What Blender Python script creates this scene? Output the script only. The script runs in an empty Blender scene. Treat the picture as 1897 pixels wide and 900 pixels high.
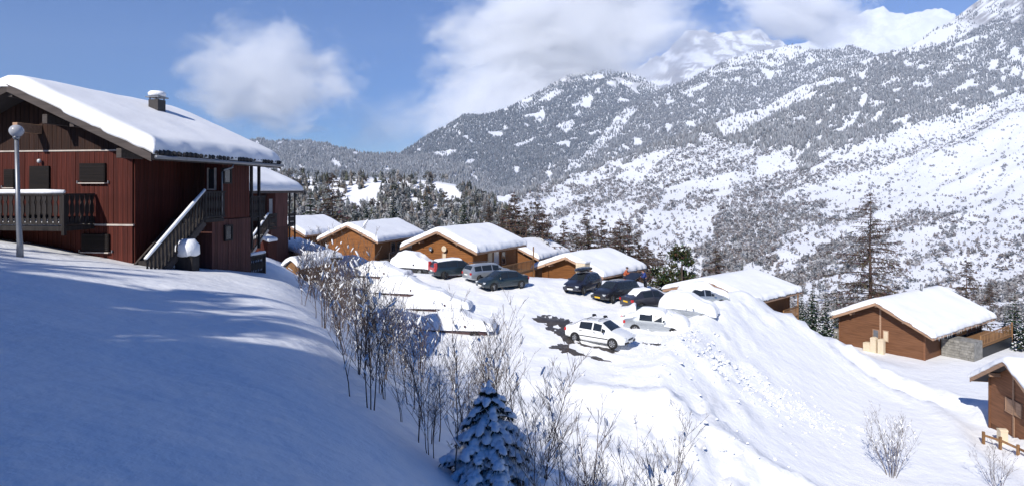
import bpy, bmesh, math, random
import numpy as np
from mathutils import Vector, Matrix, noise as mnoise

# ------------------------------------------------------------------ camera, world, sun, exposure
scene = bpy.context.scene
COL = scene.collection
FPX, CX, HY = 1100.0, 948.5, 350.0          # focal length in photo pixels, centre column, horizon row (photo is 1897 x 900)
cam_data = bpy.data.cameras.new('camera')
cam_data.sensor_fit = 'HORIZONTAL'
cam_data.sensor_width = 36.0
cam_data.lens = 36.0 * FPX / 1897.0
cam_data.shift_y = -(450.0 - HY) / 1897.0
cam_data.clip_start = 0.1
cam_data.clip_end = 60000.0
cam = bpy.data.objects.new('camera', cam_data)
COL.objects.link(cam)
cam.location = (0, 0, 0)
cam.rotation_euler = (math.radians(90), 0, 0)
scene.camera = cam

SUN_EL = math.radians(37)
SUN_AZ = math.atan2(-0.47, -0.88)            # behind the camera, to the left
TOSUN = Vector((math.sin(SUN_AZ) * math.cos(SUN_EL), math.cos(SUN_AZ) * math.cos(SUN_EL), math.sin(SUN_EL)))
world = bpy.data.worlds.new('World')
scene.world = world
world.use_nodes = True
wn = world.node_tree.nodes
wl = world.node_tree.links
wn.clear()
sky = wn.new('ShaderNodeTexSky')
sky.sky_type = 'NISHITA'
sky.sun_disc = False
sky.sun_elevation = SUN_EL
sky.sun_rotation = SUN_AZ
sky.altitude = 1500
sky.air_density = 1.0
sky.dust_density = 0.1
sky.ozone_density = 6.0
bg = wn.new('ShaderNodeBackground')
bg.inputs['Strength'].default_value = 0.10
wo = wn.new('ShaderNodeOutputWorld')
hsv = wn.new('ShaderNodeHueSaturation')      # the film's richer blue
hsv.inputs['Saturation'].default_value = 1.30
hsv.inputs['Hue'].default_value = 0.513
wl.new(sky.outputs[0], hsv.inputs['Color'])
wl.new(hsv.outputs[0], bg.inputs['Color'])
wl.new(bg.outputs[0], wo.inputs['Surface'])

sun_data = bpy.data.lights.new('sun', 'SUN')
sun_data.energy = 5.0
sun_data.angle = math.radians(0.53)
sun_data.color = (1.0, 0.955, 0.88)
sun = bpy.data.objects.new('sun', sun_data)
COL.objects.link(sun)
sun.location = (-40, -60, 60)
sun.rotation_euler = TOSUN.to_track_quat('Z', 'Y').to_euler()

scene.view_settings.view_transform = 'Standard'
scene.view_settings.look = 'None'
scene.view_settings.exposure = 0.05
scene.view_settings.gamma = 1.0
scene.view_settings.use_curve_mapping = False
scene.render.engine = 'CYCLES'
scene.cycles.use_denoising = True
scene.cycles.max_bounces = 12
scene.cycles.diffuse_bounces = 4
scene.cycles.glossy_bounces = 3
scene.cycles.transmission_bounces = 4
scene.cycles.transparent_max_bounces = 12
scene.cycles.volume_bounces = 9
scene.cycles.caustics_reflective = False
scene.cycles.caustics_refractive = False

# ------------------------------------------------------------------ small helpers
def P(x, y, d):
    """the point that the photo pixel (x, y) shows at forward distance d"""
    return Vector(((x - CX) / FPX * d, d, (HY - y) / FPX * d))

def _hash(ix, iy, seed):
    n = (ix.astype(np.int64) * 374761393 + iy.astype(np.int64) * 668265263 + seed * 1442695041) & 0x7fffffff
    n = ((n ^ (n >> 13)) * 1274126177) & 0x7fffffff
    n = n ^ (n >> 16)
    return (n & 0xffff) / 65535.0

def vnoise(x, y, seed=0):
    x = np.asarray(x, float); y = np.asarray(y, float)
    ix = np.floor(x); iy = np.floor(y)
    fx = x - ix; fy = y - iy
    fx = fx * fx * fx * (fx * (fx * 6 - 15) + 10); fy = fy * fy * fy * (fy * (fy * 6 - 15) + 10)
    a = _hash(ix, iy, seed); b = _hash(ix + 1, iy, seed); c = _hash(ix, iy + 1, seed); d = _hash(ix + 1, iy + 1, seed)
    return (a * (1 - fx) + b * fx) * (1 - fy) + (c * (1 - fx) + d * fx) * fy * 1.0 - 0.5

def fbm(x, y, octaves=4, seed=0, gain=0.5):
    v = 0; a = 1.0
    for o in range(octaves):
        v = v + a * vnoise(np.asarray(x) * 2 ** o + 17.3 * o, np.asarray(y) * 2 ** o - 9.1 * o, seed + o)
        a *= gain
    return v

def ridged(x, y, octaves=4, seed=0):
    v = 0; a = 1.0
    for o in range(octaves):
        v = v + a * (0.5 - 2 * np.abs(vnoise(np.asarray(x) * 2 ** o + 5.7 * o, np.asarray(y) * 2 ** o + 3.3 * o, seed + o)))
        a *= 0.5
    return v

def sstep(a, b, x):
    t = np.clip((np.asarray(x, float) - a) / (b - a), 0, 1)
    return t * t * (3 - 2 * t)

def smax(a, b, k):
    h = np.clip(0.5 + 0.5 * (a - b) / k, 0, 1)
    return b * (1 - h) + a * h + k * h * (1 - h)

def smin(a, b, k):
    return -smax(-a, -b, k)

def link(o, parent=None):
    COL.objects.link(o)
    if parent is not None:
        o.parent = parent
    return o

def tag(o, label=None, cat=None, group=None, kind=None):
    if label: o['label'] = label
    if cat: o['category'] = cat
    if group: o['group'] = group
    if kind: o['kind'] = kind
    return o

def empty(name, loc, rz=0.0, label=None, cat=None, group=None):
    o = bpy.data.objects.new(name, None)
    o.empty_display_size = 0.3
    link(o)
    o.location = loc
    o.rotation_euler = (0, 0, rz)
    return tag(o, label, cat, group)

def copy_tree(o, parent=None):
    c = o.copy()
    COL.objects.link(c)
    c.parent = parent
    for ch in list(o.children):
        copy_tree(ch, c)
    return c

def np_mesh(name, verts, faces, mat=None, smooth=True, colors=None):
    """fast mesh from arrays; faces is (n,3) or (n,4)"""
    verts = np.asarray(verts, np.float32); faces = np.asarray(faces, np.int32)
    me = bpy.data.meshes.new(name)
    n, k = faces.shape
    me.vertices.add(len(verts)); me.vertices.foreach_set('co', verts.ravel())
    me.loops.add(n * k); me.loops.foreach_set('vertex_index', faces.ravel())
    me.polygons.add(n); me.polygons.foreach_set('loop_start', np.arange(0, n * k, k, dtype=np.int32))
    me.polygons.foreach_set('use_smooth', np.full(n, smooth))
    me.update(calc_edges=True)
    if colors is not None:
        at = me.color_attributes.new('Col', 'FLOAT_COLOR', 'POINT')
        c4 = np.ones((len(verts), 4), np.float32); c4[:, :3] = colors
        at.data.foreach_set('color', c4.ravel())
    if mat: me.materials.append(mat)
    return me

class MB:
    """collects boxes, tubes and sheets; build() makes ONE mesh object of them"""
    def __init__(s): s.v = []; s.f = []
    def add(s, vs, fs):
        b = len(s.v); s.v += [tuple(v) for v in vs]; s.f += [tuple(i + b for i in f) for f in fs]; return s
    def box(s, x0, x1, y0, y1, z0, z1):
        v = [(x0,y0,z0),(x1,y0,z0),(x1,y1,z0),(x0,y1,z0),(x0,y0,z1),(x1,y0,z1),(x1,y1,z1),(x0,y1,z1)]
        return s.add(v, [(3,2,1,0),(4,5,6,7),(0,1,5,4),(1,2,6,5),(2,3,7,6),(3,0,4,7)])
    def obox(s, c, ax, ay, az, hx, hy, hz):
        c = Vector(c); v = []
        for k in (-1, 1):
            for i, j in ((-1,-1),(1,-1),(1,1),(-1,1)):
                v.append(c + Vector(ax) * hx * i + Vector(ay) * hy * j + Vector(az) * hz * k)
        return s.add(v, [(3,2,1,0),(4,5,6,7),(0,1,5,4),(1,2,6,5),(2,3,7,6),(3,0,4,7)])
    def beam(s, a, b, w, h, up=(0,0,1)):
        a = Vector(a); b = Vector(b); d = (b - a); L = d.length; d.normalize()
        x = d.cross(Vector(up)).normalized(); z = x.cross(d).normalized()
        return s.obox((a + b) / 2, x, d, z, w / 2, L / 2, h / 2)
    def prism(s, poly, y0, y1):
        """poly in (x,z), extruded along y"""
        n = len(poly)
        v = [(p[0], y0, p[1]) for p in poly] + [(p[0], y1, p[1]) for p in poly]
        return s.add(v, [tuple(range(n)), tuple(range(2*n-1, n-1, -1))] + [((i+1) % n, i, n+i, n+(i+1) % n) for i in range(n)])
    def tube(s, pts, rad, n=6, cap=True):
        pts = [Vector(p) for p in pts]
        if not isinstance(rad, (list, tuple)): rad = [rad] * len(pts)
        vs = []; fs = []
        for i, p in enumerate(pts):
            d = (pts[min(i+1, len(pts)-1)] - pts[max(i-1, 0)])
            if d.length < 1e-9: d = Vector((0,0,1))
            d.normalize()
            a = d.cross(Vector((0.31, 0.17, 0.93)) if abs(d.z) < 0.9 else Vector((1, 0.2, 0))).normalized(); b = d.cross(a)
            for k in range(n):
                t = 2 * math.pi * k / n
                vs.append(p + (a * math.cos(t) + b * math.sin(t)) * rad[i])
        for i in range(len(pts) - 1):
            for k in range(n):
                fs.append((i*n+k, i*n+(k+1) % n, (i+1)*n+(k+1) % n, (i+1)*n+k))
        if cap:
            fs.append(tuple(range(n-1, -1, -1))); fs.append(tuple((len(pts)-1)*n + k for k in range(n)))
        return s.add(vs, fs)
    def lathe(s, prof, n=16, c=(0,0,0)):
        vs = []; fs = []
        for r, z in prof:
            for k in range(n):
                t = 2*math.pi*k/n; vs.append((c[0]+r*math.cos(t), c[1]+r*math.sin(t), c[2]+z))
        for i in range(len(prof)-1):
            for k in range(n):
                fs.append((i*n+k, i*n+(k+1) % n, (i+1)*n+(k+1) % n, (i+1)*n+k))
        fs.append(tuple(range(n-1,-1,-1))); fs.append(tuple((len(prof)-1)*n+k for k in range(n)))
        return s.add(vs, fs)
    def mesh(s, name, mat, smooth=False, bevel=0.0, angle=None):
        me = bpy.data.meshes.new(name)
        me.from_pydata(s.v, [], s.f)
        if bevel > 0:
            bm = bmesh.new(); bm.from_mesh(me)
            bmesh.ops.bevel(bm, geom=list(bm.edges), offset=bevel, segments=1, affect='EDGES', clamp_overlap=True)
            bm.to_mesh(me); bm.free()
        me.update()
        if smooth:
            me.polygons.foreach_set('use_smooth', np.full(len(me.polygons), True))
            if angle: me.set_sharp_from_angle(angle=math.radians(angle))
        if mat: me.materials.append(mat)
        return me
    def build(s, name, mat, parent=None, smooth=False, bevel=0.0, angle=None):
        return link(bpy.data.objects.new(name, s.mesh(name, mat, smooth, bevel, angle)), parent)

# ------------------------------------------------------------------ materials
def rgb(c): return (c[0], c[1], c[2], 1.0)

def mat(name, color, rough=0.8, var=0.15, scale=4.0, bump=0.0, bscale=30.0, metallic=0.0, spec=0.3, stretch=(1,1,1), coat=0.0, color2=None):
    """a base colour with noise variation and fine relief"""
    m = bpy.data.materials.new(name); m.use_nodes = True
    nt = m.node_tree; N = nt.nodes; L = nt.links
    b = N['Principled BSDF']
    b.inputs['Roughness'].default_value = rough; b.inputs['Metallic'].default_value = metallic
    b.inputs['Specular IOR Level'].default_value = spec
    if coat: b.inputs['Coat Weight'].default_value = coat; b.inputs['Coat Roughness'].default_value = 0.05
    tc = N.new('ShaderNodeTexCoord'); mp = N.new('ShaderNodeMapping'); mp.inputs['Scale'].default_value = stretch
    L.new(tc.outputs['Object'], mp.inputs['Vector'])
    nz = N.new('ShaderNodeTexNoise'); nz.inputs['Scale'].default_value = scale; nz.inputs['Detail'].default_value = 5
    L.new(mp.outputs[0], nz.inputs['Vector'])
    rp = N.new('ShaderNodeValToRGB')
    c2 = color2 or tuple(c * (1 + var) for c in color); c1 = color if color2 else tuple(c * (1 - var) for c in color)
    rp.color_ramp.elements[0].position = 0.3; rp.color_ramp.elements[1].position = 0.7
    rp.color_ramp.elements[0].color = rgb(c1); rp.color_ramp.elements[1].color = rgb(c2)
    L.new(nz.outputs['Fac'], rp.inputs['Fac']); L.new(rp.outputs[0], b.inputs['Base Color'])
    if bump:
        n2 = N.new('ShaderNodeTexNoise'); n2.inputs['Scale'].default_value = bscale; n2.inputs['Detail'].default_value = 4
        L.new(mp.outputs[0], n2.inputs['Vector'])
        bp = N.new('ShaderNodeBump'); bp.inputs['Strength'].default_value = bump; bp.inputs['Distance'].default_value = 0.02
        L.new(n2.outputs['Fac'], bp.inputs['Height']); L.new(bp.outputs[0], b.inputs['Normal'])
    return m

def wood(name, color, dark, scale=1.0, rough=0.75, axis='Z', per_object=True):
    """wood grain running along an axis, each board a little different"""
    m = bpy.data.materials.new(name); m.use_nodes = True
    nt = m.node_tree; N = nt.nodes; L = nt.links; b = N['Principled BSDF']
    b.inputs['Roughness'].default_value = rough; b.inputs['Specular IOR Level'].default_value = 0.2
    tc = N.new('ShaderNodeTexCoord'); mp = N.new('ShaderNodeMapping')
    st = {'X': (0.6, 9, 9), 'Y': (9, 0.6, 9), 'Z': (9, 9, 0.6)}[axis]
    mp.inputs['Scale'].default_value = tuple(a * scale for a in st)
    L.new(tc.outputs['Object'], mp.inputs['Vector'])
    nz = N.new('ShaderNodeTexNoise'); nz.inputs['Scale'].default_value = 1.5; nz.inputs['Detail'].default_value = 6
    L.new(mp.outputs[0], nz.inputs['Vector'])
    rp = N.new('ShaderNodeValToRGB')
    rp.color_ramp.elements[0].position = 0.32; rp.color_ramp.elements[1].position = 0.68
    rp.color_ramp.elements[0].color = rgb(dark); rp.color_ramp.elements[1].color = rgb(color)
    L.new(nz.outputs['Fac'], rp.inputs['Fac'])
    oi = N.new('ShaderNodeObjectInfo')
    mr = N.new('ShaderNodeMapRange'); mr.inputs['To Min'].default_value = 0.78; mr.inputs['To Max'].default_value = 1.22
    L.new(oi.outputs['Random'], mr.inputs['Value'])
    mx = N.new('ShaderNodeMix'); mx.data_type = 'RGBA'; mx.blend_type = 'MULTIPLY'; mx.inputs['Factor'].default_value = 1.0
    L.new(rp.outputs[0], mx.inputs[6])
    cb = N.new('ShaderNodeCombineColor')
    for i in range(3): L.new(mr.outputs[0], cb.inputs[i])
    L.new(cb.outputs[0], mx.inputs[7])
    L.new(mx.outputs[2], b.inputs['Base Color'])
    bp = N.new('ShaderNodeBump'); bp.inputs['Strength'].default_value = 0.25; bp.inputs['Distance'].default_value = 0.01
    L.new(nz.outputs['Fac'], bp.inputs['Height']); L.new(bp.outputs[0], b.inputs['Normal'])
    return m

def snow_mat(name, color=(0.86, 0.87, 0.89), bump=0.25, scales=(1.2, 7.0, 40.0), dist=0.06, dirt=0.0):
    m = bpy.data.materials.new(name); m.use_nodes = True
    nt = m.node_tree; N = nt.nodes; L = nt.links; b = N['Principled BSDF']
    b.inputs['Roughness'].default_value = 0.6; b.inputs['Specular IOR Level'].default_value = 0.25
    tc = N.new('ShaderNodeTexCoord')
    acc = None
    for i, sc in enumerate(scales):
        nz = N.new('ShaderNodeTexNoise'); nz.inputs['Scale'].default_value = sc; nz.inputs['Detail'].default_value = 3
        L.new(tc.outputs['Object'], nz.inputs['Vector'])
        ml = N.new('ShaderNodeMath'); ml.operation = 'MULTIPLY'; ml.inputs[1].default_value = scales[0] / sc
        L.new(nz.outputs['Fac'], ml.inputs[0])
        if acc is None: acc = ml
        else:
            ad = N.new('ShaderNodeMath'); ad.operation = 'ADD'; L.new(acc.outputs[0], ad.inputs[0]); L.new(ml.outputs[0], ad.inputs[1]); acc = ad
    bp = N.new('ShaderNodeBump'); bp.inputs['Strength'].default_value = bump; bp.inputs['Distance'].default_value = dist * 4
    L.new(acc.outputs[0], bp.inputs['Height']); L.new(bp.outputs[0], b.inputs['Normal'])
    nz = N.new('ShaderNodeTexNoise'); nz.inputs['Scale'].default_value = 0.5; nz.inputs['Detail'].default_value = 4
    L.new(tc.outputs['Object'], nz.inputs['Vector'])
    rp = N.new('ShaderNodeValToRGB')
    rp.color_ramp.elements[0].color = rgb(tuple(c * (0.96 - dirt) for c in color)); rp.color_ramp.elements[1].color = rgb(color)
    rp.color_ramp.elements[0].position = 0.35; rp.color_ramp.elements[1].position = 0.6
    L.new(nz.outputs['Fac'], rp.inputs['Fac']); L.new(rp.outputs[0], b.inputs['Base Color'])
    return m

def vcol_mat(name, rough=0.85):
    m = bpy.data.materials.new(name); m.use_nodes = True
    N = m.node_tree.nodes; L = m.node_tree.links; b = N['Principled BSDF']
    b.inputs['Roughness'].default_value = rough; b.inputs['Specular IOR Level'].default_value = 0.1
    a = N.new('ShaderNodeVertexColor'); a.layer_name = 'Col'
    L.new(a.outputs[0], b.inputs['Base Color'])
    return m

def glass_mat(name, color=(0.02, 0.025, 0.03)):
    m = bpy.data.materials.new(name); m.use_nodes = True
    b = m.node_tree.nodes['Principled BSDF']
    b.inputs['Base Color'].default_value = rgb(color); b.inputs['Roughness'].default_value = 0.06
    b.inputs['Specular IOR Level'].default_value = 0.6
    return m

M = {}
M['snow'] = snow_mat('snow', bump=0.38, scales=(1.2, 6.0, 28.0, 90.0))
M['snow_roof'] = snow_mat('snow_roof', bump=0.15, scales=(0.8, 5.0, 30.0))
M['snow_clump'] = snow_mat('snow_clump', bump=0.3, scales=(6.0, 18.0, 60.0), dist=0.02)
M['far'] = vcol_mat('far_terrain')
M['forest'] = vcol_mat('forest_needles')
M['red_board'] = wood('red_stained_board', (0.092, 0.020, 0.013), (0.046, 0.010, 0.007))
M['brown_board'] = wood('dark_brown_board', (0.040, 0.018, 0.012), (0.020, 0.010, 0.008))
M['tower_board'] = wood('brownish_red_board', (0.110, 0.045, 0.038), (0.062, 0.025, 0.021))  # paler and browner than the main red boards
M['dark_wood'] = wood('dark_weathered_wood', (0.040, 0.034, 0.032), (0.016, 0.014, 0.014))
M['grey_wood'] = wood('grey_fascia_wood', (0.085, 0.070, 0.064), (0.055, 0.045, 0.042), axis='X')
M['pine_wall'] = wood('honey_pine_siding', (0.240, 0.098, 0.030), (0.150, 0.058, 0.018), axis='X')
M['pine_walnut'] = wood('brown_pine_siding', (0.215, 0.100, 0.052), (0.130, 0.058, 0.029), axis='X')
M['fascia'] = wood('pale_fascia_wood', (0.420, 0.270, 0.180), (0.300, 0.185, 0.120), axis='X')
M['deck_wood'] = wood('deck_wood', (0.300, 0.165, 0.075), (0.200, 0.105, 0.048))
M['roof_dark'] = mat('roof_metal', (0.05, 0.045, 0.045), 0.6)
M['tile'] = mat('roof_tile', (0.055, 0.05, 0.05), 0.8, 0.3, 6)
M['trim'] = mat('pale_trim', (0.45, 0.40, 0.36), 0.7)
M['black'] = mat('black_trim', (0.012, 0.012, 0.014), 0.5)
M['shutter'] = wood('shutter_boards', (0.016, 0.012, 0.011), (0.009, 0.007, 0.007), axis='X')
M['glass'] = glass_mat('window_glass')
M['metal'] = mat('grey_metal', (0.22, 0.23, 0.25), 0.45, 0.1, metallic=0.6)
M['cream'] = mat('cream_plaster', (0.62, 0.52, 0.38), 0.85, 0.06)
M['stone'] = mat('grey_stone', (0.24, 0.23, 0.21), 0.9, 0.35, 3.0, 0.6, 20)
M['asphalt'] = mat('wet_asphalt', (0.055, 0.048, 0.045), 0.45, 0.35, 3.0, 0.3, 60, spec=0.5)
M['bark'] = mat('bark', (0.075, 0.055, 0.045), 0.9, 0.35, 8, 0.5, 40)
M['bark_larch'] = mat('larch_bark', (0.095, 0.060, 0.045), 0.9, 0.35, 8, 0.5, 40)
M['twig'] = mat('twig_bark', (0.110, 0.074, 0.056), 0.85, 0.3, 6)
M['twig_pale'] = mat('birch_bark', (0.160, 0.130, 0.110), 0.85, 0.35, 6)
M['larch_twig'] = mat('larch_twig', (0.120, 0.078, 0.058), 0.9, 0.35, 2)
M['needle'] = mat('spruce_needle', (0.022, 0.040, 0.024), 0.8, 0.4, 2)
M['needle_pine'] = mat('pine_needle', (0.050, 0.062, 0.028), 0.8, 0.4, 2)
M['plate_y'] = mat('yellow_plate', (0.75, 0.45, 0.03), 0.5, 0.03)
M['plate_w'] = mat('white_plate', (0.75, 0.75, 0.72), 0.5, 0.03)
M['tyre'] = mat('tyre_rubber', (0.018, 0.018, 0.018), 0.85)
M['rim'] = mat('wheel_rim', (0.42, 0.43, 0.45), 0.35, 0.05, metallic=0.7)
M['lamp_red'] = mat('tail_light', (0.45, 0.015, 0.015), 0.2, 0.05, spec=0.6)
M['lamp_clear'] = mat('head_light', (0.55, 0.58, 0.60), 0.12, 0.05, spec=0.8)
# ------------------------------------------------------------------ the near ground: a snow terrace, the bank, the car park, the lower path
def terrace_z(x, y): return -1.7 - 0.161 * x - 0.143 * y
def lot_z(x, y):
    return -9.8 + 0.105 * (np.minimum(y, 53) - 36.5) - 0.045 * (np.clip(x, -25, 40) - 5) - 0.14 * np.maximum(y - 53, 0)
def crest_x(y): return -0.75 - 0.42 * (y - 4)
EY = [-30, 10, 20, 28, 33, 38, 43, 47, 52, 60, 75, 140]
EX = [2.0, 4.0, 5.5, 7.5, 9.6, 12.2, 15.2, 18.0, 21.5, 27.0, 34.0, 50.0]
def edge_x(y): return np.interp(y, EY, EX)

def ground_base(x, y):
    x = np.asarray(x, float); y = np.asarray(y, float)
    s = (x - crest_x(y)) * 0.92
    terr = terrace_z(np.clip(x, -40, 40), y)
    bank = terr - 0.06 - 0.56 * np.maximum(s, -20)
    top = smin(terr, bank, 0.5)
    lot = lot_z(x, y) - 0.55 * np.maximum(0, y - 49.5) * sstep(11.5, 16, x)
    e = (x - edge_x(y)) * 0.86
    rim = 0.75 * np.exp(-((e + 0.6) / 1.4) ** 2) * sstep(26, 34, y)       # snow pushed up along the edge of the car park
    low = -14.9 + 0.035 * (30 - x) * sstep(60, 20, x) - 0.02 * np.maximum(y - 45, 0)
    emb = smin(lot, lot - 0.50 * e, 1.2)
    mid = smax(emb, low, 1.3) + rim
    z = smax(top, mid, 1.0)
    # land falls away behind the chalets towards the valley
    back = np.maximum(0, y - (66 + 14 * sstep(0, -25, x) + 4 * sstep(10, 30, x)))
    z = z - 0.22 * back - 0.0022 * back ** 2
    right = np.maximum(0, x - 52); z = z - 0.35 * right
    left = np.maximum(0, -34 - x); z = z + 0.05 * left
    return z

def ground_z(x, y):
    x = np.asarray(x, float); y = np.asarray(y, float)
    z = ground_base(x, y)
    s = (x - crest_x(y)) * 0.92
    on_terr = sstep(1.0, -2.0, s)
    e = (x - edge_x(y)) * 0.86
    on_lot = sstep(-0.5, -2.5, e) * sstep(12, 16, s) * sstep(24, 30, y) * sstep(62, 55, y)
    # soft drifts
    z = z + 0.22 * fbm(x * 0.16, y * 0.16, 3, 3) * (0.4 + 0.9 * on_terr) + 0.05 * fbm(x * 0.7, y * 0.7, 2, 9)
    # rough ploughed snow along the edge of the car park and down the bank
    rough = np.exp(-((e - 1.2) / 2.4) ** 2) * sstep(14, 22, y) * sstep(60, 50, y)
    lump = np.maximum(0, fbm(x * 0.9, y * 0.9, 4, 21, 0.6)) 
    z = z + rough * (0.9 * lump + 0.34 * fbm(x * 2.6, y * 2.6, 4, 33, 0.65)) 
    near = sstep(3, 6, s) * sstep(34, 26, y) * sstep(2.5, -1, e)
    z = z + near * (0.55 * np.maximum(0, fbm(x * 0.5, y * 0.5, 3, 41)) + 0.10 * fbm(x * 2.2, y * 2.2, 3, 47))
    z = z + on_lot * (0.16 * fbm(x * 0.9, y * 0.9, 4, 51, 0.6) - 0.06 * np.abs(np.sin((x * 0.55 + y * 0.83) * 2.1 + 2 * fbm(x * .2, y * .2, 2, 57))) ** 6)
    # ridge left by the plough in front of the white car
    a = np.array([2.5, 31.0]); b = np.array([14.5, 25.0]); ab = b - a
    t = np.clip(((x - a[0]) * ab[0] + (y - a[1]) * ab[1]) / (ab @ ab), 0, 1)
    dist = np.hypot(x - a[0] - t * ab[0], y - a[1] - t * ab[1])
    z = z + (0.9 + 0.5 * fbm(x * 0.8, y * 0.8, 3, 61)) * np.exp(-(dist / 1.3) ** 2) * (0.35 + 0.65 * t)
    # trodden path on the lower level, from the chalet on the right to the lower one
    PATH = np.array([(22.0, 58.0), (25.5, 50.5), (29.0, 45.0), (30.6, 41.0), (29.6, 37.0), (27.5, 33.5), (26.5, 28.0)])
    dp = np.full(np.shape(x), 99.0)
    for i in range(len(PATH) - 1):
        a = PATH[i]; ab = PATH[i+1] - a
        t = np.clip(((x - a[0]) * ab[0] + (y - a[1]) * ab[1]) / (ab @ ab), 0, 1)
        dp = np.minimum(dp, np.hypot(x - a[0] - t * ab[0], y - a[1] - t * ab[1]))
    z = z - 0.42 * sstep(1.4, 0.8, dp) + 0.30 * np.exp(-((dp - 1.7) / 0.5) ** 2)
    return z

def gz(x, y): return float(ground_z(np.array([x]), np.array([y]))[0])

def ground_hit(px, py, dmin=3.0, dmax=120.0):
    """where the sight line of a photo pixel meets the ground"""
    d = np.linspace(dmin, dmax, 4000)
    x = (px - CX) / FPX * d; z = (HY - py) / FPX * d
    below = z < ground_z(x, d)
    i = int(np.argmax(below)) if below.any() else len(d) - 1
    return Vector((x[i], d[i], float(ground_z(x[i:i+1], d[i:i+1])[0])))

def axis_points(lo, hi, centre, fine, coarse, reach):
    """grid lines: spacing grows from fine at the centre to coarse at the ends"""
    out = [centre]
    p = centre
    while p < hi: p += fine + (coarse - fine) * min(1, (p - centre) / reach); out.append(p)
    p = centre
    while p > lo: p -= fine + (coarse - fine) * min(1, (centre - p) / reach); out.insert(0, p)
    return np.array(out)

gxs = axis_points(-95, 110, 2, 0.22, 1.6, 60)
gys = axis_points(-40, 150, 14, 0.2, 1.4, 70)
GX, GY = np.meshgrid(gxs, gys)
GZ = ground_z(GX, GY)
edge = np.maximum(sstep(-70, -95, GX), np.maximum(sstep(85, 110, GX), sstep(125, 150, GY)))
GZ = GZ - 60 * edge
nx, ny = len(gxs), len(gys)
idx = np.arange(nx * ny).reshape(ny, nx)
gf = np.stack([idx[:-1, :-1], idx[:-1, 1:], idx[1:, 1:], idx[1:, :-1]], -1).reshape(-1, 4)
gm = np_mesh('ground', np.stack([GX, GY, GZ], -1).reshape(-1, 3), gf, M['snow'])
tag(link(bpy.data.objects.new('ground', gm)), kind='structure', label='snow covered ground of terrace, bank and car park')

# bare wet asphalt where the white car has cleared the snow: thin uneven sheets a few mm above the snow
def asphalt_patch(poly, seed, name='asphalt_patch'):
    poly = np.array(poly)
    c = poly.mean(0)
    vs = []; n = 0
    rng = np.random.default_rng(seed)
    ring = []
    for i in range(len(poly)):
        a = poly[i]; b = poly[(i + 1) % len(poly)]
        for t in np.linspace(0, 1, 14, endpoint=False):
            q = a + (b - a) * t
            q = q + (q - c) / (np.linalg.norm(q - c) + 1e-6) * (0.55 * float(fbm(q[0] * 1.1, q[1] * 1.1, 4, seed, 0.7)) - 0.05 + rng.normal(0, 0.04))
            ring.append(q)
    ring = np.array(ring); m = len(ring); K = 6
    V = []
    for k in range(K + 1):
        r = c + (ring - c) * (k / K)
        V.append(r)
    V = np.concatenate(V)
    z = ground_z(V[:, 0], V[:, 1]) + 0.03
    z[-m:] -= 0.05
    F = []
    for k in range(K):
        for i in range(m):
            F.append((k*m+i, k*m+(i+1) % m, (k+1)*m+(i+1) % m, (k+1)*m+i))
    me = np_mesh(name, np.column_stack([V, z]), F, M['asphalt'])
    return tag(link(bpy.data.objects.new(name, me)), kind='structure', label='bare wet asphalt showing through the snow')

def hits(pts): return [tuple(ground_hit(px, py)[:2]) for px, py in pts]
asphalt_patch(hits([(980, 589), (1010, 583), (1044, 584), (1062, 596), (1070, 612), (1076, 634), (1054, 638), (1034, 620), (1010, 602)]), 1)
asphalt_patch(hits([(1010, 637), (1032, 634), (1064, 648), (1082, 657), (1066, 660), (1038, 652)]), 2)
asphalt_patch(hits([(1090, 660), (1108, 661), (1126, 668), (1106, 665)]), 3)
asphalt_patch(hits([(1186, 633), (1206, 634), (1236, 638), (1212, 639)]), 4)
asphalt_patch(hits([(1066, 634), (1130, 648), (1148, 650), (1140, 655), (1090, 645)]), 5)
# ------------------------------------------------------------------ the valley and the mountains (each a sheet with its own distances)
def poly_in(px, py, poly):
    inside = np.zeros(np.shape(px), bool); n = len(poly)
    for i in range(n):
        x0, y0 = poly[i]; x1, y1 = poly[(i + 1) % n]
        c = ((y0 > py) != (y1 > py)) & (px < (x1 - x0) * (py - y0) / (y1 - y0 + 1e-9) + x0)
        inside ^= c
    return inside

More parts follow.
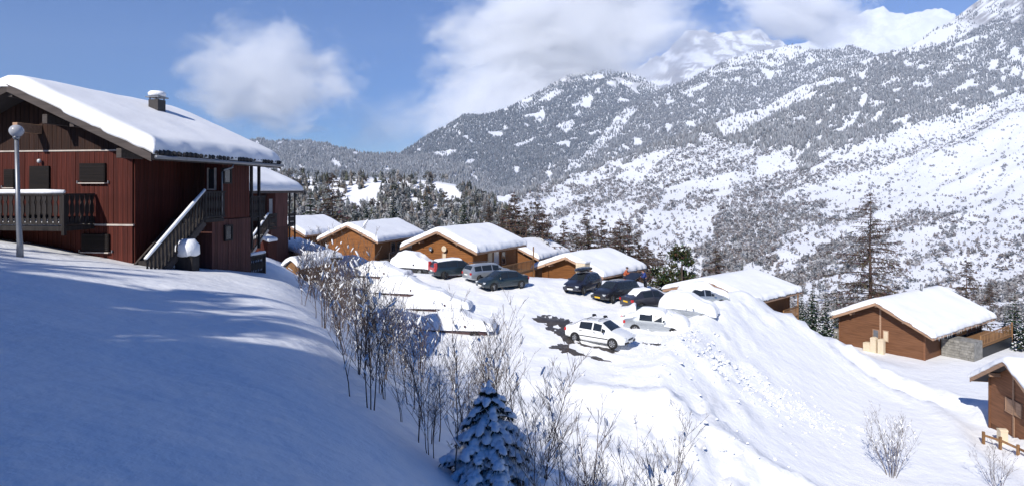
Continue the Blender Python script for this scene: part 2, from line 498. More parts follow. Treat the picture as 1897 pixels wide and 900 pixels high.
class Sheet:
    """terrain sheet in polar form about the viewpoint: column = direction, row = height in the picture with its own distance"""
    def __init__(s, name, label, cols, top, ycurve, dcurve, ybot, rows, amp, nscale, seed, behind=700, drop=260, full=1.0, rock=None, slant=(1.0, 0.40, 0.016), fine=0.0):
        s.full = full; s.slant = slant; s.fine = fine; s.top = top; s.yc = np.array(ycurve, float); s.dc = np.array(dcurve, float); s.ybot = ybot
        s.amp = amp; s.ns = nscale; s.seed = seed
        c = np.arange(cols[0], cols[1] + 1, cols[2], dtype=float)
        t = np.linspace(0, 1, rows)
        C, T = np.meshgrid(c, t)
        yt = s.ytop(C); yb = np.broadcast_to(np.interp(C, *zip(*ybot)), C.shape)
        Y = yb + (yt - yb) * T
        V = s.point(C, Y, T)
        # land behind the ridge
        last = V[-1]; dist = last[:, 1]
        extra = []
        for k in (1, 2):
            f = 1 + behind * k / dist
            e = last * f[:, None]; e[:, 2] = last[:, 2] - drop * k ** 1.3
            extra.append(e)
        V = np.concatenate([V.reshape(-1, 3)] + extra)
        R = rows + 2; n = len(c)
        idx = np.arange(R * n).reshape(R, n)
        F = np.stack([idx[:-1, :-1], idx[:-1, 1:], idx[1:, 1:], idx[1:, :-1]], -1).reshape(-1, 4)
        col = np.empty((len(V), 3)); col[:] = (0.84, 0.85, 0.88)
        if rock is not None:
            px = CX + V[:, 0] / V[:, 1] * FPX; py = HY - V[:, 2] / V[:, 1] * FPX
            k = rock(px, py, V)[:, None]
            col = col * (1 - k) + np.array((0.16, 0.14, 0.14)) * k
        s.obj = tag(link(bpy.data.objects.new(name, np_mesh(name, V, F, M['far'], True, col))), label, kind='structure')
    def ytop(s, C):
        a = np.array(s.top, float)
        return np.interp(C, a[:, 0], a[:, 1])
    def dist(s, C, Y):
        o = np.argsort(s.yc)
        return np.interp(Y, s.yc[o], s.dc[o])
    def point(s, C, Y, T=None):
        d = s.dist(C, Y)
        x = (C - CX) / FPX * d; z = (HY - Y) / FPX * d
        w = 1.0 if T is None else (0.35 + 0.65 * np.sin(np.pi * np.clip(T, 0, 1)))
        w = np.clip(d / s.full, 0.04, 1.0) ** 1.3
        u = (C - CX) * s.slant[0]; v = Y + s.slant[1] * (C - 1300)         # gullies and spurs run down the slope
        n = s.amp * (0.35 * fbm(x * s.ns, d * s.ns, 5, s.seed) + 0.75 * ridged(v * s.slant[2], u * 0.006, 4, s.seed + 7) * (s.slant[2] > 0))
        n = n + s.fine * fbm(x * 0.012, d * 0.012, 3, s.seed + 17)
        return np.stack([x, d, z + n * w], -1)

A_TOP = [(300, 520), (880, 440), (930, 390), (977, 357), (1050, 325), (1150, 290), (1250, 262), (1350, 222), (1417, 197), (1483, 163), (1563, 133),
         (1633, 103), (1680, 92), (1717, 73), (1767, 34), (1815, 0), (1860, -25), (1900, -48), (2100, -150), (2500, -260)]
B_TOP = [(860, 400), (930, 370), (1000, 330), (1073, 288), (1100, 267), (1150, 215), (1190, 183), (1227, 163), (1267, 147), (1323, 122), (1350, 108), (1400, 96),
         (1450, 88), (1500, 93), (1530, 93), (1555, 90), (1577, 85), (1600, 93), (1627, 107), (1680, 130), (1760, 150), (2000, 200)]
C_TOP = [(560, 315), (640, 302), (690, 294), (712, 289), (734, 285), (772, 264), (810, 242), (867, 219), (900, 213), (960, 190), (997, 167), (1040, 150), (1083, 140),
         (1105, 137), (1127, 133), (1147, 138), (1170, 146), (1193, 150), (1223, 160), (1300, 200), (1400, 260)]
D_TOP = [(850, 260), (960, 190), (1040, 150), (1070, 128), (1095, 112), (1112, 104), (1130, 109), (1150, 122), (1180, 138), (1205, 122), (1230, 100), (1250, 74), (1268, 60), (1300, 54), (1318, 60),
         (1350, 57), (1375, 70), (1400, 64), (1425, 82), (1460, 92), (1500, 82), (1520, 70), (1545, 54), (1562, 50), (1590, 36), (1625, 26), (1660, 28), (1700, 26),
         (1722, 23), (1742, 18), (1765, 30), (1800, 48), (1900, 70), (2200, 120)]
E_TOP = [(150, 300), (300, 285), (430, 272), (480, 262), (510, 266), (545, 262), (575, 261), (600, 267), (650, 284), (690, 290), (740, 288), (790, 292), (830, 300), (900, 330), (960, 370)]
HILL_TOP = [(250, 334), (430, 330), (520, 329), (600, 332), (650, 328), (700, 329), (760, 332), (800, 336), (850, 345), (885, 358), (910, 372), (935, 390), (960, 420), (1000, 455), (1060, 500)]

front = Sheet('mountain_slope', 'snowy forested mountainside across the valley', (885, 2500, 10), A_TOP,
              (680, 600, 520, 470, 440, 400, 380, 345, 300, 222, 160, 100, 0, -80, -260), (95, 250, 430, 560, 720, 950, 1150, 1500, 1850, 2500, 3000, 3500, 4300, 4800, 5600),
              [(640, 680), (2500, 680)], 190, 46, 0.0016, 101, full=2500, fine=5.0, rock=lambda px, py, V: 0.75 * sstep(0.10, 0.32, ridged(V[:, 0] * 0.012, V[:, 2] * 0.03, 3, 5)) * sstep(95, 60, py + 0.36 * (1890 - px)))
second = Sheet('mountain_slope', 'forested ridge behind the nearer mountainside', (860, 2000, 8), B_TOP,
               (460, 300, 200, 100, 60), (2200, 3300, 4200, 5200, 5600), [(860, 440), (1100, 400), (1350, 280), (1600, 160), (2000, 250)], 70, 60, 0.0014, 131)
third = Sheet('mountain_slope', 'dark forested ridge rising into the cloud', (560, 1400, 7), C_TOP,
              (460, 300, 200, 120, 60), (3000, 4600, 5600, 6600, 7200), [(560, 360), (900, 400), (1400, 340)], 80, 80, 0.0012, 151,
              rock=lambda px, py, V: 0.5 * sstep(0.0, 0.35, ridged(V[:, 0] * 0.006, V[:, 2] * 0.012, 3, 15)) * sstep(185, 150, py))
peaks = Sheet('mountain_peaks', 'high snow peaks behind the clouds', (850, 2200, 6), D_TOP, (320, 200, 100, 20), (7000, 8600, 10000, 11000),
              [(850, 300), (2200, 300)], 110, 210, 0.0011, 171, fine=55, behind=1500, drop=700,
              rock=lambda px, py, V: 0.7 * sstep(0.0, 0.3, ridged(V[:, 0] * 0.005, V[:, 2] * 0.008, 4, 25)) * (0.15 + 0.85 * sstep(1480, 1440, px)))
hills = Sheet('distant_hill', 'distant forested hills on the skyline', (150, 960, 8), E_TOP, (420, 330, 290, 255), (1800, 3000, 3700, 4400),
              [(150, 380), (960, 420)], 40, 50, 0.0012, 191)
knoll = Sheet('wooded_hill', 'wooded hill behind the chalets', (250, 1060, 8), HILL_TOP, (640, 560, 480, 430, 380, 340, 310), (110, 150, 230, 310, 400, 470, 540),
              [(250, 600), (1060, 620)], 60, 14, 0.012, 211, full=400, slant=(1, 0, 0), behind=150, drop=70)

# ---- forests: many small conifers on the sheets (far woods that read as one mass)
def conifer_template(tiers, sides, seed, slim=0.24, ragged=0.25):
    r = np.random.default_rng(seed); V = []; F = []; S = []
    for t in range(tiers):
        z0 = 0.06 + 0.86 * t / tiers; z1 = min(1.0, z0 + 1.55 / tiers + 0.05)
        rad = slim * (1 - t / tiers) ** 0.85 + 0.02
        b = len(V); V.append((r.normal(0, .01), r.normal(0, .01), z1)); S.append(0.9)
        a0 = r.uniform(0, 6.28)
        for k in range(sides):
            rr = rad * (1 + r.uniform(-ragged, ragged) + (0.22 if k % 2 else -0.22) * (sides > 6)); a = a0 + 6.2832 * k / sides
            V.append((rr * math.cos(a), rr * math.sin(a), z0 + r.uniform(-.25, .25) / tiers)); S.append(0.0)
        F += [(b, b + 1 + k, b + 1 + (k + 1) % sides) for k in range(sides)]
    return np.array(V), np.array(F), np.array(S)

def bush_template(seed, sides=6):
    r = np.random.default_rng(seed); V = [(0, 0, 1.0)]; F = []; S = [0.6]
    for z, rad in ((0.72, 0.36), (0.3, 0.5), (0.0, 0.3)):
        for k in range(sides):
            a = 6.2832 * k / sides + r.uniform(-.3, .3); q = rad * r.uniform(.75, 1.25)
            V.append((q * math.cos(a), q * math.sin(a), z + r.uniform(-.1, .1))); S.append(0.25)
    for k in range(sides): F.append((0, 1 + k, 1 + (k + 1) % sides))
    for L in range(2):
        for k in range(sides):
            a = 1 + L * sides + k; b = 1 + L * sides + (k + 1) % sides
            F += [(a, a + sides, b + sides), (a, b + sides, b)]
    return np.array(V, float), np.array(F), np.array(S)

def tuft_template(seed, n, rx, zc, rz, size):
    # a crown of many small leaf sprays in a rounded volume on a thin stem
    r = np.random.default_rng(seed); V = []; F = []; S = []
    lob = r.normal(0, 1, (5, 3)); lob /= np.linalg.norm(lob, axis=1)[:, None]
    for i in range(n):
        u = r.normal(0, 1, 3); u /= np.linalg.norm(u); q = r.uniform(0.45, 1.0) * (0.75 + 0.45 * max(0, (lob @ u).max() - 0.3))
        c = np.array((u[0] * rx * q, u[1] * rx * q, zc + u[2] * rz * q))
        a = r.normal(0, 1, 3); a /= np.linalg.norm(a); b = np.cross(a, r.normal(0, 1, 3)); b /= np.linalg.norm(b) + 1e-6
        k = len(V); sz = size * r.uniform(0.6, 1.4)
        V += [tuple(c + a * sz), tuple(c - a * sz * 0.6 + b * sz * 0.6), tuple(c - a * sz * 0.6 - b * sz * 0.6)]
        S += [0.25 + 0.7 * max(0, u[2])] * 3; F.append((k, k + 1, k + 2))
    k = len(V); V += [(0.015, 0, 0), (-0.015, 0.01, 0), (0, -0.015, zc)]; S += [0, 0, 0]; F.append((k, k + 1, k + 2))
    return np.array(V), np.array(F), np.array(S)

def scatter(name, label, pos, height, templates, dark, snow, snowy, seed, lean=0.0):
    r = np.random.default_rng(seed); VV = []; FF = []; CC = []; base = 0
    which = r.integers(0, len(templates), len(pos))
    for ti, (V, F, S) in enumerate(templates):
        m = np.where(which == ti)[0]
        if not len(m): continue
        a = r.uniform(0, 6.28, len(m)); ca, sa = np.cos(a), np.sin(a)
        h = height[m]; w = h * r.uniform(0.8, 1.25, len(m))
        X = (V[None, :, 0] * ca[:, None] - V[None, :, 1] * sa[:, None]) * w[:, None] + pos[m, 0][:, None]
        Y = (V[None, :, 0] * sa[:, None] + V[None, :, 1] * ca[:, None]) * w[:, None] + pos[m, 1][:, None]
        Z = V[None, :, 2] * h[:, None] + pos[m, 2][:, None] - 0.02 * h[:, None]
        n = V.shape[0]
        VV.append(np.stack([X, Y, Z], -1).reshape(-1, 3))
        FF.append((F[None] + (np.arange(len(m)) * n)[:, None, None] + base).reshape(-1, 3)); base += n * len(m)
        d = np.array(dark)[r.integers(0, len(dark), len(m))] * r.uniform(0.7, 1.3, len(m))[:, None]
        k = np.clip(snowy * S[None, :] + r.uniform(-0.35, 0.5, (len(m), n)) * snowy + r.normal(0, .12, len(m))[:, None], 0, 0.95)[..., None]
        CC.append((d[:, None, :] * (1 - k) + np.array(snow) * k).reshape(-1, 3))
    me = np_mesh(name, np.concatenate(VV), np.concatenate(FF), M['forest'], False, np.concatenate(CC))
    o = link(bpy.data.objects.new(name, me))
    return tag(o, label, 'forest', kind='stuff')

SNOWC = (0.74, 0.76, 0.80)
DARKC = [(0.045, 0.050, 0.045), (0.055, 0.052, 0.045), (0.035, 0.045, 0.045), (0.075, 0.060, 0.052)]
FARC = [(0.085, 0.090, 0.095), (0.105, 0.102, 0.102), (0.070, 0.078, 0.085), (0.120, 0.108, 0.105)]
BROWNC = [(0.11, 0.080, 0.070), (0.085, 0.068, 0.060), (0.13, 0.10, 0.085)]
RNG = np.random.default_rng(7)

def place(sheet, n, x0, x1, y0, y1, dens):
    """random spots in a window of the picture, thinned by a density function, on the sheet's surface"""
    C = RNG.uniform(x0, x1, n); Y = RNG.uniform(y0, y1, n)
    ok = Y > sheet.ytop(C) + 0.5
    C = C[ok]; Y = Y[ok]
    pt = sheet.point(C, Y)
    keep = RNG.uniform(0, 1, len(C)) < dens(C, Y, pt)
    return pt[keep], C[keep], Y[keep]

def dens_front(C, Y, p):
    W_ = Y + 0.32 * (C - 1400); nz = fbm(C * 0.007, W_ * 0.035, 4, 301); fine = fbm(C * 0.05, W_ * 0.12, 3, 305)
    line = np.interp(C, [900, 977, 1100, 1200, 1320, 1420, 1500, 1580, 1700, 1850, 1900], [400, 362, 318, 292, 268, 290, 305, 282, 240, 200, 188])
    d = np.where(Y < line + 14 * fine * 2, 1.0 * sstep(-0.40, -0.18, fine + 0.25 * nz), 0.085 + 0.85 * sstep(0.03, 0.20, nz + 0.45 * fine))
    rockline = Y + 0.36 * (C - 1890) * -1
    d = np.where(poly_in(C, Y, [(1680, 110), (1700, 92), (1767, 30), (1815, -5), (1897, -60), (1897, 25), (1830, 48), (1780, 75), (1730, 92)]), 0.22 * sstep(-0.1, 0.2, fine), d)
    d = np.where(poly_in(C, Y, [(1325, 240), (1400, 196), (1480, 163), (1563, 150), (1567, 163), (1505, 172), (1465, 200), (1415, 232), (1380, 255), (1340, 262)]), 0.06, d)
    d = np.where(poly_in(C, Y, [(1590, 268), (1700, 236), (1850, 190), (1897, 178), (1897, 196), (1850, 212), (1720, 258), (1640, 290)]), 0.14, d)
    d = np.where(poly_in(C, Y, [(1600, 308), (1640, 292), (1720, 262), (1850, 214), (1897, 200), (1897, 214), (1800, 252), (1700, 280), (1620, 312)]), 0.95, d)
    d = np.where(poly_in(C, Y, [(1640, 306), (1720, 276), (1810, 252), (1897, 240), (1897, 370), (1700, 360), (1600, 345)]), 0.05 + 0.3 * sstep(0.2, 0.4, fine), d)
    d = np.where(poly_in(C, Y, [(1335, 380), (1420, 372), (1500, 385), (1530, 400), (1450, 440), (1400, 480), (1340, 520), (1300, 520), (1310, 440)]), 0.85, d)
    d = np.where(poly_in(C, Y, [(1195, 400), (1330, 385), (1320, 450), (1240, 500), (1185, 470)]), 0.09, d)
    d = np.where(poly_in(C, Y, [(1050, 345), (1190, 340), (1235, 365), (1215, 400), (1190, 385), (1060, 368)]), 0.75, d)
    d = np.where(poly_in(C, Y, [(1200, 330), (1340, 300), (1400, 300), (1400, 325), (1260, 345)]), 0.8, d)
    d = np.where(poly_in(C, Y, [(1650, 400), (1700, 392), (1790, 400), (1770, 425), (1660, 425)]), 0.5, d)
    return d

far_t = [conifer_template(1, 5, i, 0.20) for i in range(6)]
mid_t = [conifer_template(4, 6, 20 + i, 0.24) for i in range(6)]
hill_t = [conifer_template(7, 9, 40 + i, 0.22, 0.3) for i in range(7)]
pine_t = [tuft_template(60 + i, 60, 0.26, 0.66, 0.34, 0.10) for i in range(5)]
bush_t = [tuft_template(80 + i, 16, 0.5, 0.5, 0.45, 0.26) for i in range(6)]

LINE = ([900, 977, 1100, 1200, 1320, 1420, 1500, 1580, 1700, 1850, 1900], [400, 362, 318, 292, 268, 290, 305, 282, 240, 200, 188])
def above_line(C, Y): return Y < np.interp(C, *LINE) + 30 * fbm(C * 0.03, Y * 0.05, 3, 371)
p1, c1, y1 = place(front, 260000, 930, 1960, -60, 400, lambda C, Y, p: dens_front(C, Y, p) * above_line(C, Y))
h = (7 + 13 * RNG.uniform(0, 1, len(p1)) ** 1.5) * np.where(y1 > 280, 0.75, 1.0)
scatter('forest', 'dense snow dusted conifer forest on the big mountainside', p1, h, far_t, FARC, SNOWC, 0.34, 1)
p2, c2, y2 = place(front, 150000, 900, 1960, 180, 600, lambda C, Y, p: dens_front(C, Y, p) * ~above_line(C, Y))
scatter('scrub', 'scattered trees and shrubs on the snowy valley slopes', p2, (0.9 + 6.5 * RNG.uniform(0, 1, len(p2)) ** 2.2) * np.clip((p2[:, 1] / 900) ** 0.5, .5, 1.2), mid_t[:3] + bush_t + bush_t, FARC + BROWNC + [(0.15, 0.125, 0.115), (0.17, 0.15, 0.14)], SNOWC, 0.30, 2)

def dens_second(C, Y, p):
    fine = fbm(C * 0.05, Y * 0.09, 3, 311)
    d = 1.0 * sstep(-0.42, -0.25, fine)
    open_top = (C > 1330) & (C < 1500) & (Y < np.interp(C, [1330, 1400, 1440, 1480, 1500], [135, 118, 125, 105, 95]))
    d = np.where(open_top, 0.10 + 0.6 * (fine > 0.12), d)
    d = np.where(poly_in(C, Y, [(1040, 330), (1075, 290), (1130, 240), (1165, 205), (1180, 212), (1150, 250), (1120, 275), (1080, 310)]), 0.22, d)
    d = np.where(poly_in(C, Y, [(1260, 172), (1310, 152), (1315, 160), (1270, 175)]), 0.05, d)
    d = np.where(poly_in(C, Y, [(1345, 160), (1372, 148), (1370, 158)]), 0.05, d)
    return d
p3, c3, y3 = place(second, 120000, 930, 1700, 80, 400, dens_second)
scatter('forest', 'snow dusted conifer forest on the ridge behind', p3, RNG.uniform(11, 23, len(p3)), far_t, FARC, SNOWC, 0.30, 3)

def dens_third(C, Y, p):
    fine = fbm(C * 0.045, Y * 0.08, 3, 321); nz = fbm(C * 0.02, Y * 0.03, 3, 325)
    d = 1.0 * sstep(-0.45, -0.28, fine)
    high = sstep(0, 26, Y - third.ytop(C)) 
    d = np.where(C > 960, d * (0.25 + 0.75 * high), d)
    for poly in ([(780, 285), (800, 278), (845, 290), (830, 297), (800, 294)], [(1028, 240), (1060, 226), (1068, 236), (1050, 252)], [(950, 270), (990, 258), (985, 268), (960, 278)],
                 [(996, 186), (1030, 170), (1048, 172), (1020, 188)], [(900, 246), (930, 238), (932, 250), (910, 252)], [(1120, 150), (1170, 158), (1190, 175), (1160, 165)], [(830, 325), (870, 300), (885, 298), (860, 318), (845, 340)]):
        d = np.where(poly_in(C, Y, poly), 0.06, d)
    return d
p4, c4, y4 = place(third, 110000, 640, 1240, 130, 400, dens_third)
scatter('forest', 'dark conifer forest on the ridge under the cloud', p4, RNG.uniform(14, 28, len(p4)), far_t, DARKC, SNOWC, 0.26, 4)  # darker tree colours carry the cloud's shade on this ridge
p5, c5, y5 = place(hills, 36000, 400, 960, 258, 370, lambda C, Y, p: sstep(-0.45, -0.3, fbm(C * 0.05, Y * 0.1, 3, 331)))
scatter('forest', 'snow dusted forest on the distant hills', p5, RNG.uniform(12, 24, len(p5)), far_t, FARC, SNOWC, 0.32, 5)

def dens_knoll(C, Y, p):
    nz = fbm(C * 0.018, Y * 0.03, 3, 341); fine = fbm(C * 0.06, Y * 0.1, 2, 345)
    d = np.full(np.shape(C), 0.9)
    open_ = sstep(335, 345, Y) * sstep(400, 385, Y) * sstep(580, 620, C) * sstep(860, 830, C)
    d = d * (1 - open_ * sstep(-0.12, 0.12, nz + 0.5 * fine + 0.10))
    return d
p6, c6, y6 = place(knoll, 7500, 400, 1060, 310, 560, dens_knoll)
scatter('hill_wood', 'mixed snowy wood covering the hill behind the chalets', p6, RNG.uniform(4.0, 9.0, len(p6)), hill_t + pine_t, DARKC + [(0.06, 0.062, 0.035), (0.10, 0.075, 0.05)], SNOWC, 0.27, 6)
# ------------------------------------------------------------------ houses
def snow_roof(parent, x0, x1, y0, y1, ridge_x, zr, pitch, T, seed, name='roof_snow', lip=0.0, nu=44, nv=56):
    """a thick rounded blanket over both slopes: x across, ridge along y; real thickness all round"""
    xs = np.linspace(x0 - lip, x1 + lip, nv); ys = np.linspace(y0 - lip * 0.6, y1 + lip * 0.6, nu)
    # crowd the grid towards the rims so that they come out round
    def crowd(a): t = np.linspace(-1, 1, len(a)); t = np.sign(t) * (1 - (1 - np.abs(t)) ** 1.7); return (a[0] + a[-1]) / 2 + t * (a[-1] - a[0]) / 2
    xs = crowd(xs); ys = crowd(ys)
    X, Y = np.meshgrid(xs, ys)
    e = np.minimum(np.minimum(X - xs[0], xs[-1] - X), np.minimum(Y - ys[0], ys[-1] - Y))
    k = np.clip(e / (T * 0.85), 0, 1); prof = np.sqrt(np.clip(1 - (1 - k) ** 2, 0, 1))
    ax = np.sqrt((X - ridge_x) ** 2 + 0.35 ** 2) - 0.2
    base = zr - pitch * np.abs(X - ridge_x)
    n = fbm(X * 0.5 + seed, Y * 0.5, 3, seed) * 0.20 + fbm(X * 2.2, Y * 2.2, 2, seed + 3) * 0.05
    top = zr - pitch * ax + 0.03 + T * prof * (1 + n * 0.9)
    edge_n = 0.17 * fbm((X + Y) * 1.4, (X - Y) * 1.4, 3, seed + 5) * (1 - k)
    Xw = X + edge_n; Yw = Y + edge_n
    nu_, nv_ = X.shape
    Vt = np.stack([Xw, Yw, top], -1).reshape(-1, 3); Vb = np.stack([Xw, Yw, np.minimum(base + 0.015, top - 0.005)], -1).reshape(-1, 3)
    idx = np.arange(nu_ * nv_).reshape(nu_, nv_); off = nu_ * nv_
    ft = np.stack([idx[:-1, :-1], idx[:-1, 1:], idx[1:, 1:], idx[1:, :-1]], -1).reshape(-1, 4)
    fb = ft[:, ::-1] + off
    ring = np.concatenate([idx[0, :], idx[1:, -1], idx[-1, -2::-1], idx[-2:0:-1, 0]])
    nxt = np.roll(ring, -1)
    fs = np.stack([nxt, ring, ring + off, nxt + off], -1)
    me = np_mesh(name, np.concatenate([Vt, Vb]), np.concatenate([ft, fb, fs]), M['snow_roof'])
    return link(bpy.data.objects.new(name, me), parent)

def gable_siding(mb, W, zlow, zside, zapex, y, rows, facing=-1, proud=0.035):
    """horizontal boards of a gable wall, each board a step proud of the one above"""
    H = zapex - zlow; dz = H / rows
    for i in range(rows):
        a = zlow + i * dz; b = a + dz * 0.97
        def hw(z): return W / 2 if z <= zside else max(0.0, W / 2 * (zapex - z) / (zapex - zside))
        wa, wb = hw(a), hw(b)
        if wa < 0.03: break
        yo = y + facing * proud; yi = y + facing * 0.008
        mb.add([(-wa, yo, a), (wa, yo, a), (wb, yi, b), (-wb, yi, b), (-wa, y, a), (wa, y, a)], [(0, 1, 2, 3), (4, 5, 1, 0)] if facing < 0 else [(3, 2, 1, 0), (0, 1, 5, 4)])

def side_siding(mb, x, y0, y1, z0, z1, rows, facing=1, proud=0.035):
    dz = (z1 - z0) / rows
    for i in range(rows):
        a = z0 + i * dz; b = a + dz * 0.97; xo = x + facing * proud; xi = x + facing * 0.008
        mb.add([(xo, y0, a), (xo, y1, a), (xi, y1, b), (xi, y0, b), (x, y0, a), (x, y1, a)], [(0, 1, 2, 3), (4, 5, 1, 0)] if facing > 0 else [(3, 2, 1, 0), (0, 1, 5, 4)])

class House:
    """gable house: local x across the gable (0 = middle), y back along the ridge (0 = front wall), z up (0 = ground at the front)"""
    def __init__(s, name, label, R, th, ze, W, L, rise, zbase, os=1.0, of=0.9, ob=0.5, group=None, wallmat='pine_wall', T=0.45, seed=1, fascia='fascia', cat='chalet', siding=True):
        th = math.radians(th); g = Vector((math.cos(th), math.sin(th), 0)); d = Vector((-math.sin(th), math.cos(th), 0))
        org = Vector((R[0], R[1], 0)) - g * (W / 2) + d * of
        s.root = empty(name, (org.x, org.y, zbase), th, label, cat, group)
        s.W = W - 2 * os; s.L = L - of - ob; s.os, s.of, s.ob = os, of, ob
        s.pitch = rise / (W / 2); s.zr = ze + rise - zbase; s.zeave = ze - zbase
        s.zside = s.zr - s.pitch * s.W / 2 - 0.10; s.zapex = s.zr - 0.10
        s.mat = M[wallmat]; s.org = org; s.th = th; s.zb = zbase
        hw = s.W / 2
        # core walls
        core = MB(); core.prism([(-hw, -0.6), (hw, -0.6), (hw, s.zside), (0, s.zapex), (-hw, s.zside)], 0, s.L)
        s.wall = core.build('wall', s.mat, s.root)
        if siding:
            sd = MB(); n = int((s.zapex) / 0.17)
            gable_siding(sd, s.W - 0.02, 0.0, s.zside, s.zapex, 0.0, n, -1)
            gable_siding(sd, s.W - 0.02, 0.0, s.zside, s.zapex, s.L, n, 1)
            m = int(s.zside / 0.17)
            side_siding(sd, hw, 0.02, s.L - 0.02, 0, s.zside, m, 1); side_siding(sd, -hw, 0.02, s.L - 0.02, 0, s.zside, m, -1)
            sb = sd.build('siding', s.mat, s.wall); sb['kind'] = 'stuff'
            for x in (-hw, hw):
                for y in (0, s.L):
                    MB().box(x - 0.07, x + 0.07, y - 0.07, y + 0.07, -0.5, s.zside - 0.02).build('corner_post', s.mat, s.root)
        # roof
        t = 0.14; X = W / 2
        rf = MB()
        for k in (-1, 1):
            a = (0, s.zr); b = (k * X, s.zr - s.pitch * X)
            poly = [a, b, (b[0], b[1] - t), (0, a[1] - t)]
            if k > 0: poly = poly[::-1]
            rf.prism(poly, -of, s.L + ob)
        s.roof = rf.build('roof', M['roof_dark'], s.root)
        fh = 0.26
        for yy in (-of - 0.045, s.L + ob + 0.005):
            for k in (-1, 1):
                fb = MB(); a = (0, s.zr + 0.02); b = (k * (X + 0.02), s.zr + 0.02 - s.pitch * (X + 0.02))
                poly = [a, b, (b[0], b[1] - fh), (0, a[1] - fh)]
                if k > 0: poly = poly[::-1]
                fb.prism(poly, yy, yy + 0.04); fb.build('bargeboard', M[fascia], s.root)
        for k in (-1, 1):
            MB().box(k * X - 0.02 + (0.03 if k > 0 else -0.03), k * X + 0.02 + (0.03 if k > 0 else -0.03), -of + 0.01, s.L + ob - 0.01, s.zeave - 0.20, s.zeave - 0.02).build('eave_board', M[fascia], s.root)
        for x in (-hw * 0.62, 0.0, hw * 0.62):
            z = s.zr - s.pitch * abs(x) - t - 0.16
            MB().box(x - 0.08, x + 0.08, -of + 0.08, 0.0, z - 0.1, z + 0.13).build('purlin', M[fascia], s.root)
        s.snow = snow_roof(s.root, -X, X, -of, s.L + ob, 0.0, s.zr + 0.0, s.pitch, T, seed, lip=0.06)
    def inv(s):
        return (Matrix.Translation((s.org.x, s.org.y, s.zb)) @ Matrix.Rotation(s.th, 4, 'Z')).inverted()
    def on_front(s, px, py, y=0.0):
        """photo pixel -> local (x, z) on the plane local y"""
        i = s.inv(); o = i @ Vector((0, 0, 0)); q = i @ P(px, py, 10.0); r = q - o
        t = (y - o.y) / r.y; p = o + r * t
        return p.x, p.z
    def on_side(s, px, py, x):
        i = s.inv(); o = i @ Vector((0, 0, 0)); q = i @ P(px, py, 10.0); r = q - o
        t = (x - o.x) / r.x; p = o + r * t
        return p.y, p.z
    def window_front(s, x0, x1, z0, z1, pane=None, frame='fascia', y=-0.05, name='window', bars=True):
        pane = pane or M['glass']
        w = MB().box(x0, x1, y - 0.02, y + 0.03, z0, z1).build(name, pane, s.root)
        f = MB(); t = 0.06
        f.box(x0 - t, x1 + t, y - 0.05, y + 0.04, z1, z1 + t); f.box(x0 - t, x1 + t, y - 0.07, y + 0.04, z0 - t, z0)
        f.box(x0 - t, x0, y - 0.05, y + 0.04, z0, z1); f.box(x1, x1 + t, y - 0.05, y + 0.04, z0, z1)
        f.build('frame', M[frame], w)
        return w
    def window_side(s, x, y0, y1, z0, z1, pane=None, frame='fascia', name='window', sgn=1):
        pane = pane or M['glass']
        a, b = sorted((x - 0.03 * sgn, x + 0.06 * sgn))
        w = MB().box(a, b, y0, y1, z0, z1).build(name, pane, s.root)
        f = MB(); t = 0.06; a, b = sorted((x - 0.04 * sgn, x + 0.09 * sgn))
        f.box(a, b, y0 - t, y1 + t, z1, z1 + t); f.box(a, b, y0 - t, y1 + t, z0 - t, z0); f.box(a, b, y0 - t, y0, z0, z1); f.box(a, b, y1, y1 + t, z0, z1)
        f.build('frame', M[frame], w)
        return w

def balusters(parent, a, b, h, n, matl, rail=True, w=0.10, z_low=0.08, snow=0.0, cut=True, step_up=0.0):
    """a railing from a to b (bottom points): top and bottom rail, n flat shaped boards"""
    a = Vector(a); b = Vector(b); d = b - a; dh = Vector((d.x, d.y, 0)).normalized(); nrm = Vector((-dh.y, dh.x, 0))
    up = Vector((0, 0, 1))
    MB().beam(a + up * h, b + up * h, 0.09, 0.07).build('top_rail', matl, parent)
    MB().beam(a + up * z_low, b + up * z_low, 0.07, 0.07).build('bottom_rail', matl, parent)
    mesh = None
    for i in range(n):
        c = a + d * ((i + 0.5) / n)
        if mesh is None:
            m = MB(); z0, z1 = z_low, h - 0.03
            prof = [(0.5, 0.0), (0.5, 0.14), (0.27, 0.26), (0.5, 0.40), (0.5, 0.62), (0.27, 0.76), (0.5, 0.88), (0.5, 1.0)] if cut else [(0.5, 0), (0.5, 1)]
            vs = []; fs = []
            for q, t in prof:
                z = z0 + (z1 - z0) * t
                for sx, sy in ((-1, -1), (1, -1), (1, 1), (-1, 1)):
                    vs.append(dh * (sx * q * w) + nrm * (sy * 0.014) + up * z)
            for k in range(len(prof) - 1):
                for j in range(4): fs.append((k*4+j, k*4+(j+1) % 4, (k+1)*4+(j+1) % 4, (k+1)*4+j))
            fs.append((3, 2, 1, 0)); e = (len(prof)-1)*4; fs.append((e, e+1, e+2, e+3))
            m.add(vs, fs); mesh = m.mesh('baluster', matl)
        o = bpy.data.objects.new('baluster', mesh); link(o, parent); o.location = c
    if snow:
        sm = MB(); pts = [a + d * t + up * (h + 0.04 + snow * 0.45) for t in np.linspace(0, 1, 9)]
        sm.tube(pts, [snow * 0.55] + [snow * random.uniform(0.55, 0.72) for _ in range(7)] + [snow * 0.5], 8)
        sm.build('rail_snow', M['snow_clump'], parent, True)

random.seed(5)
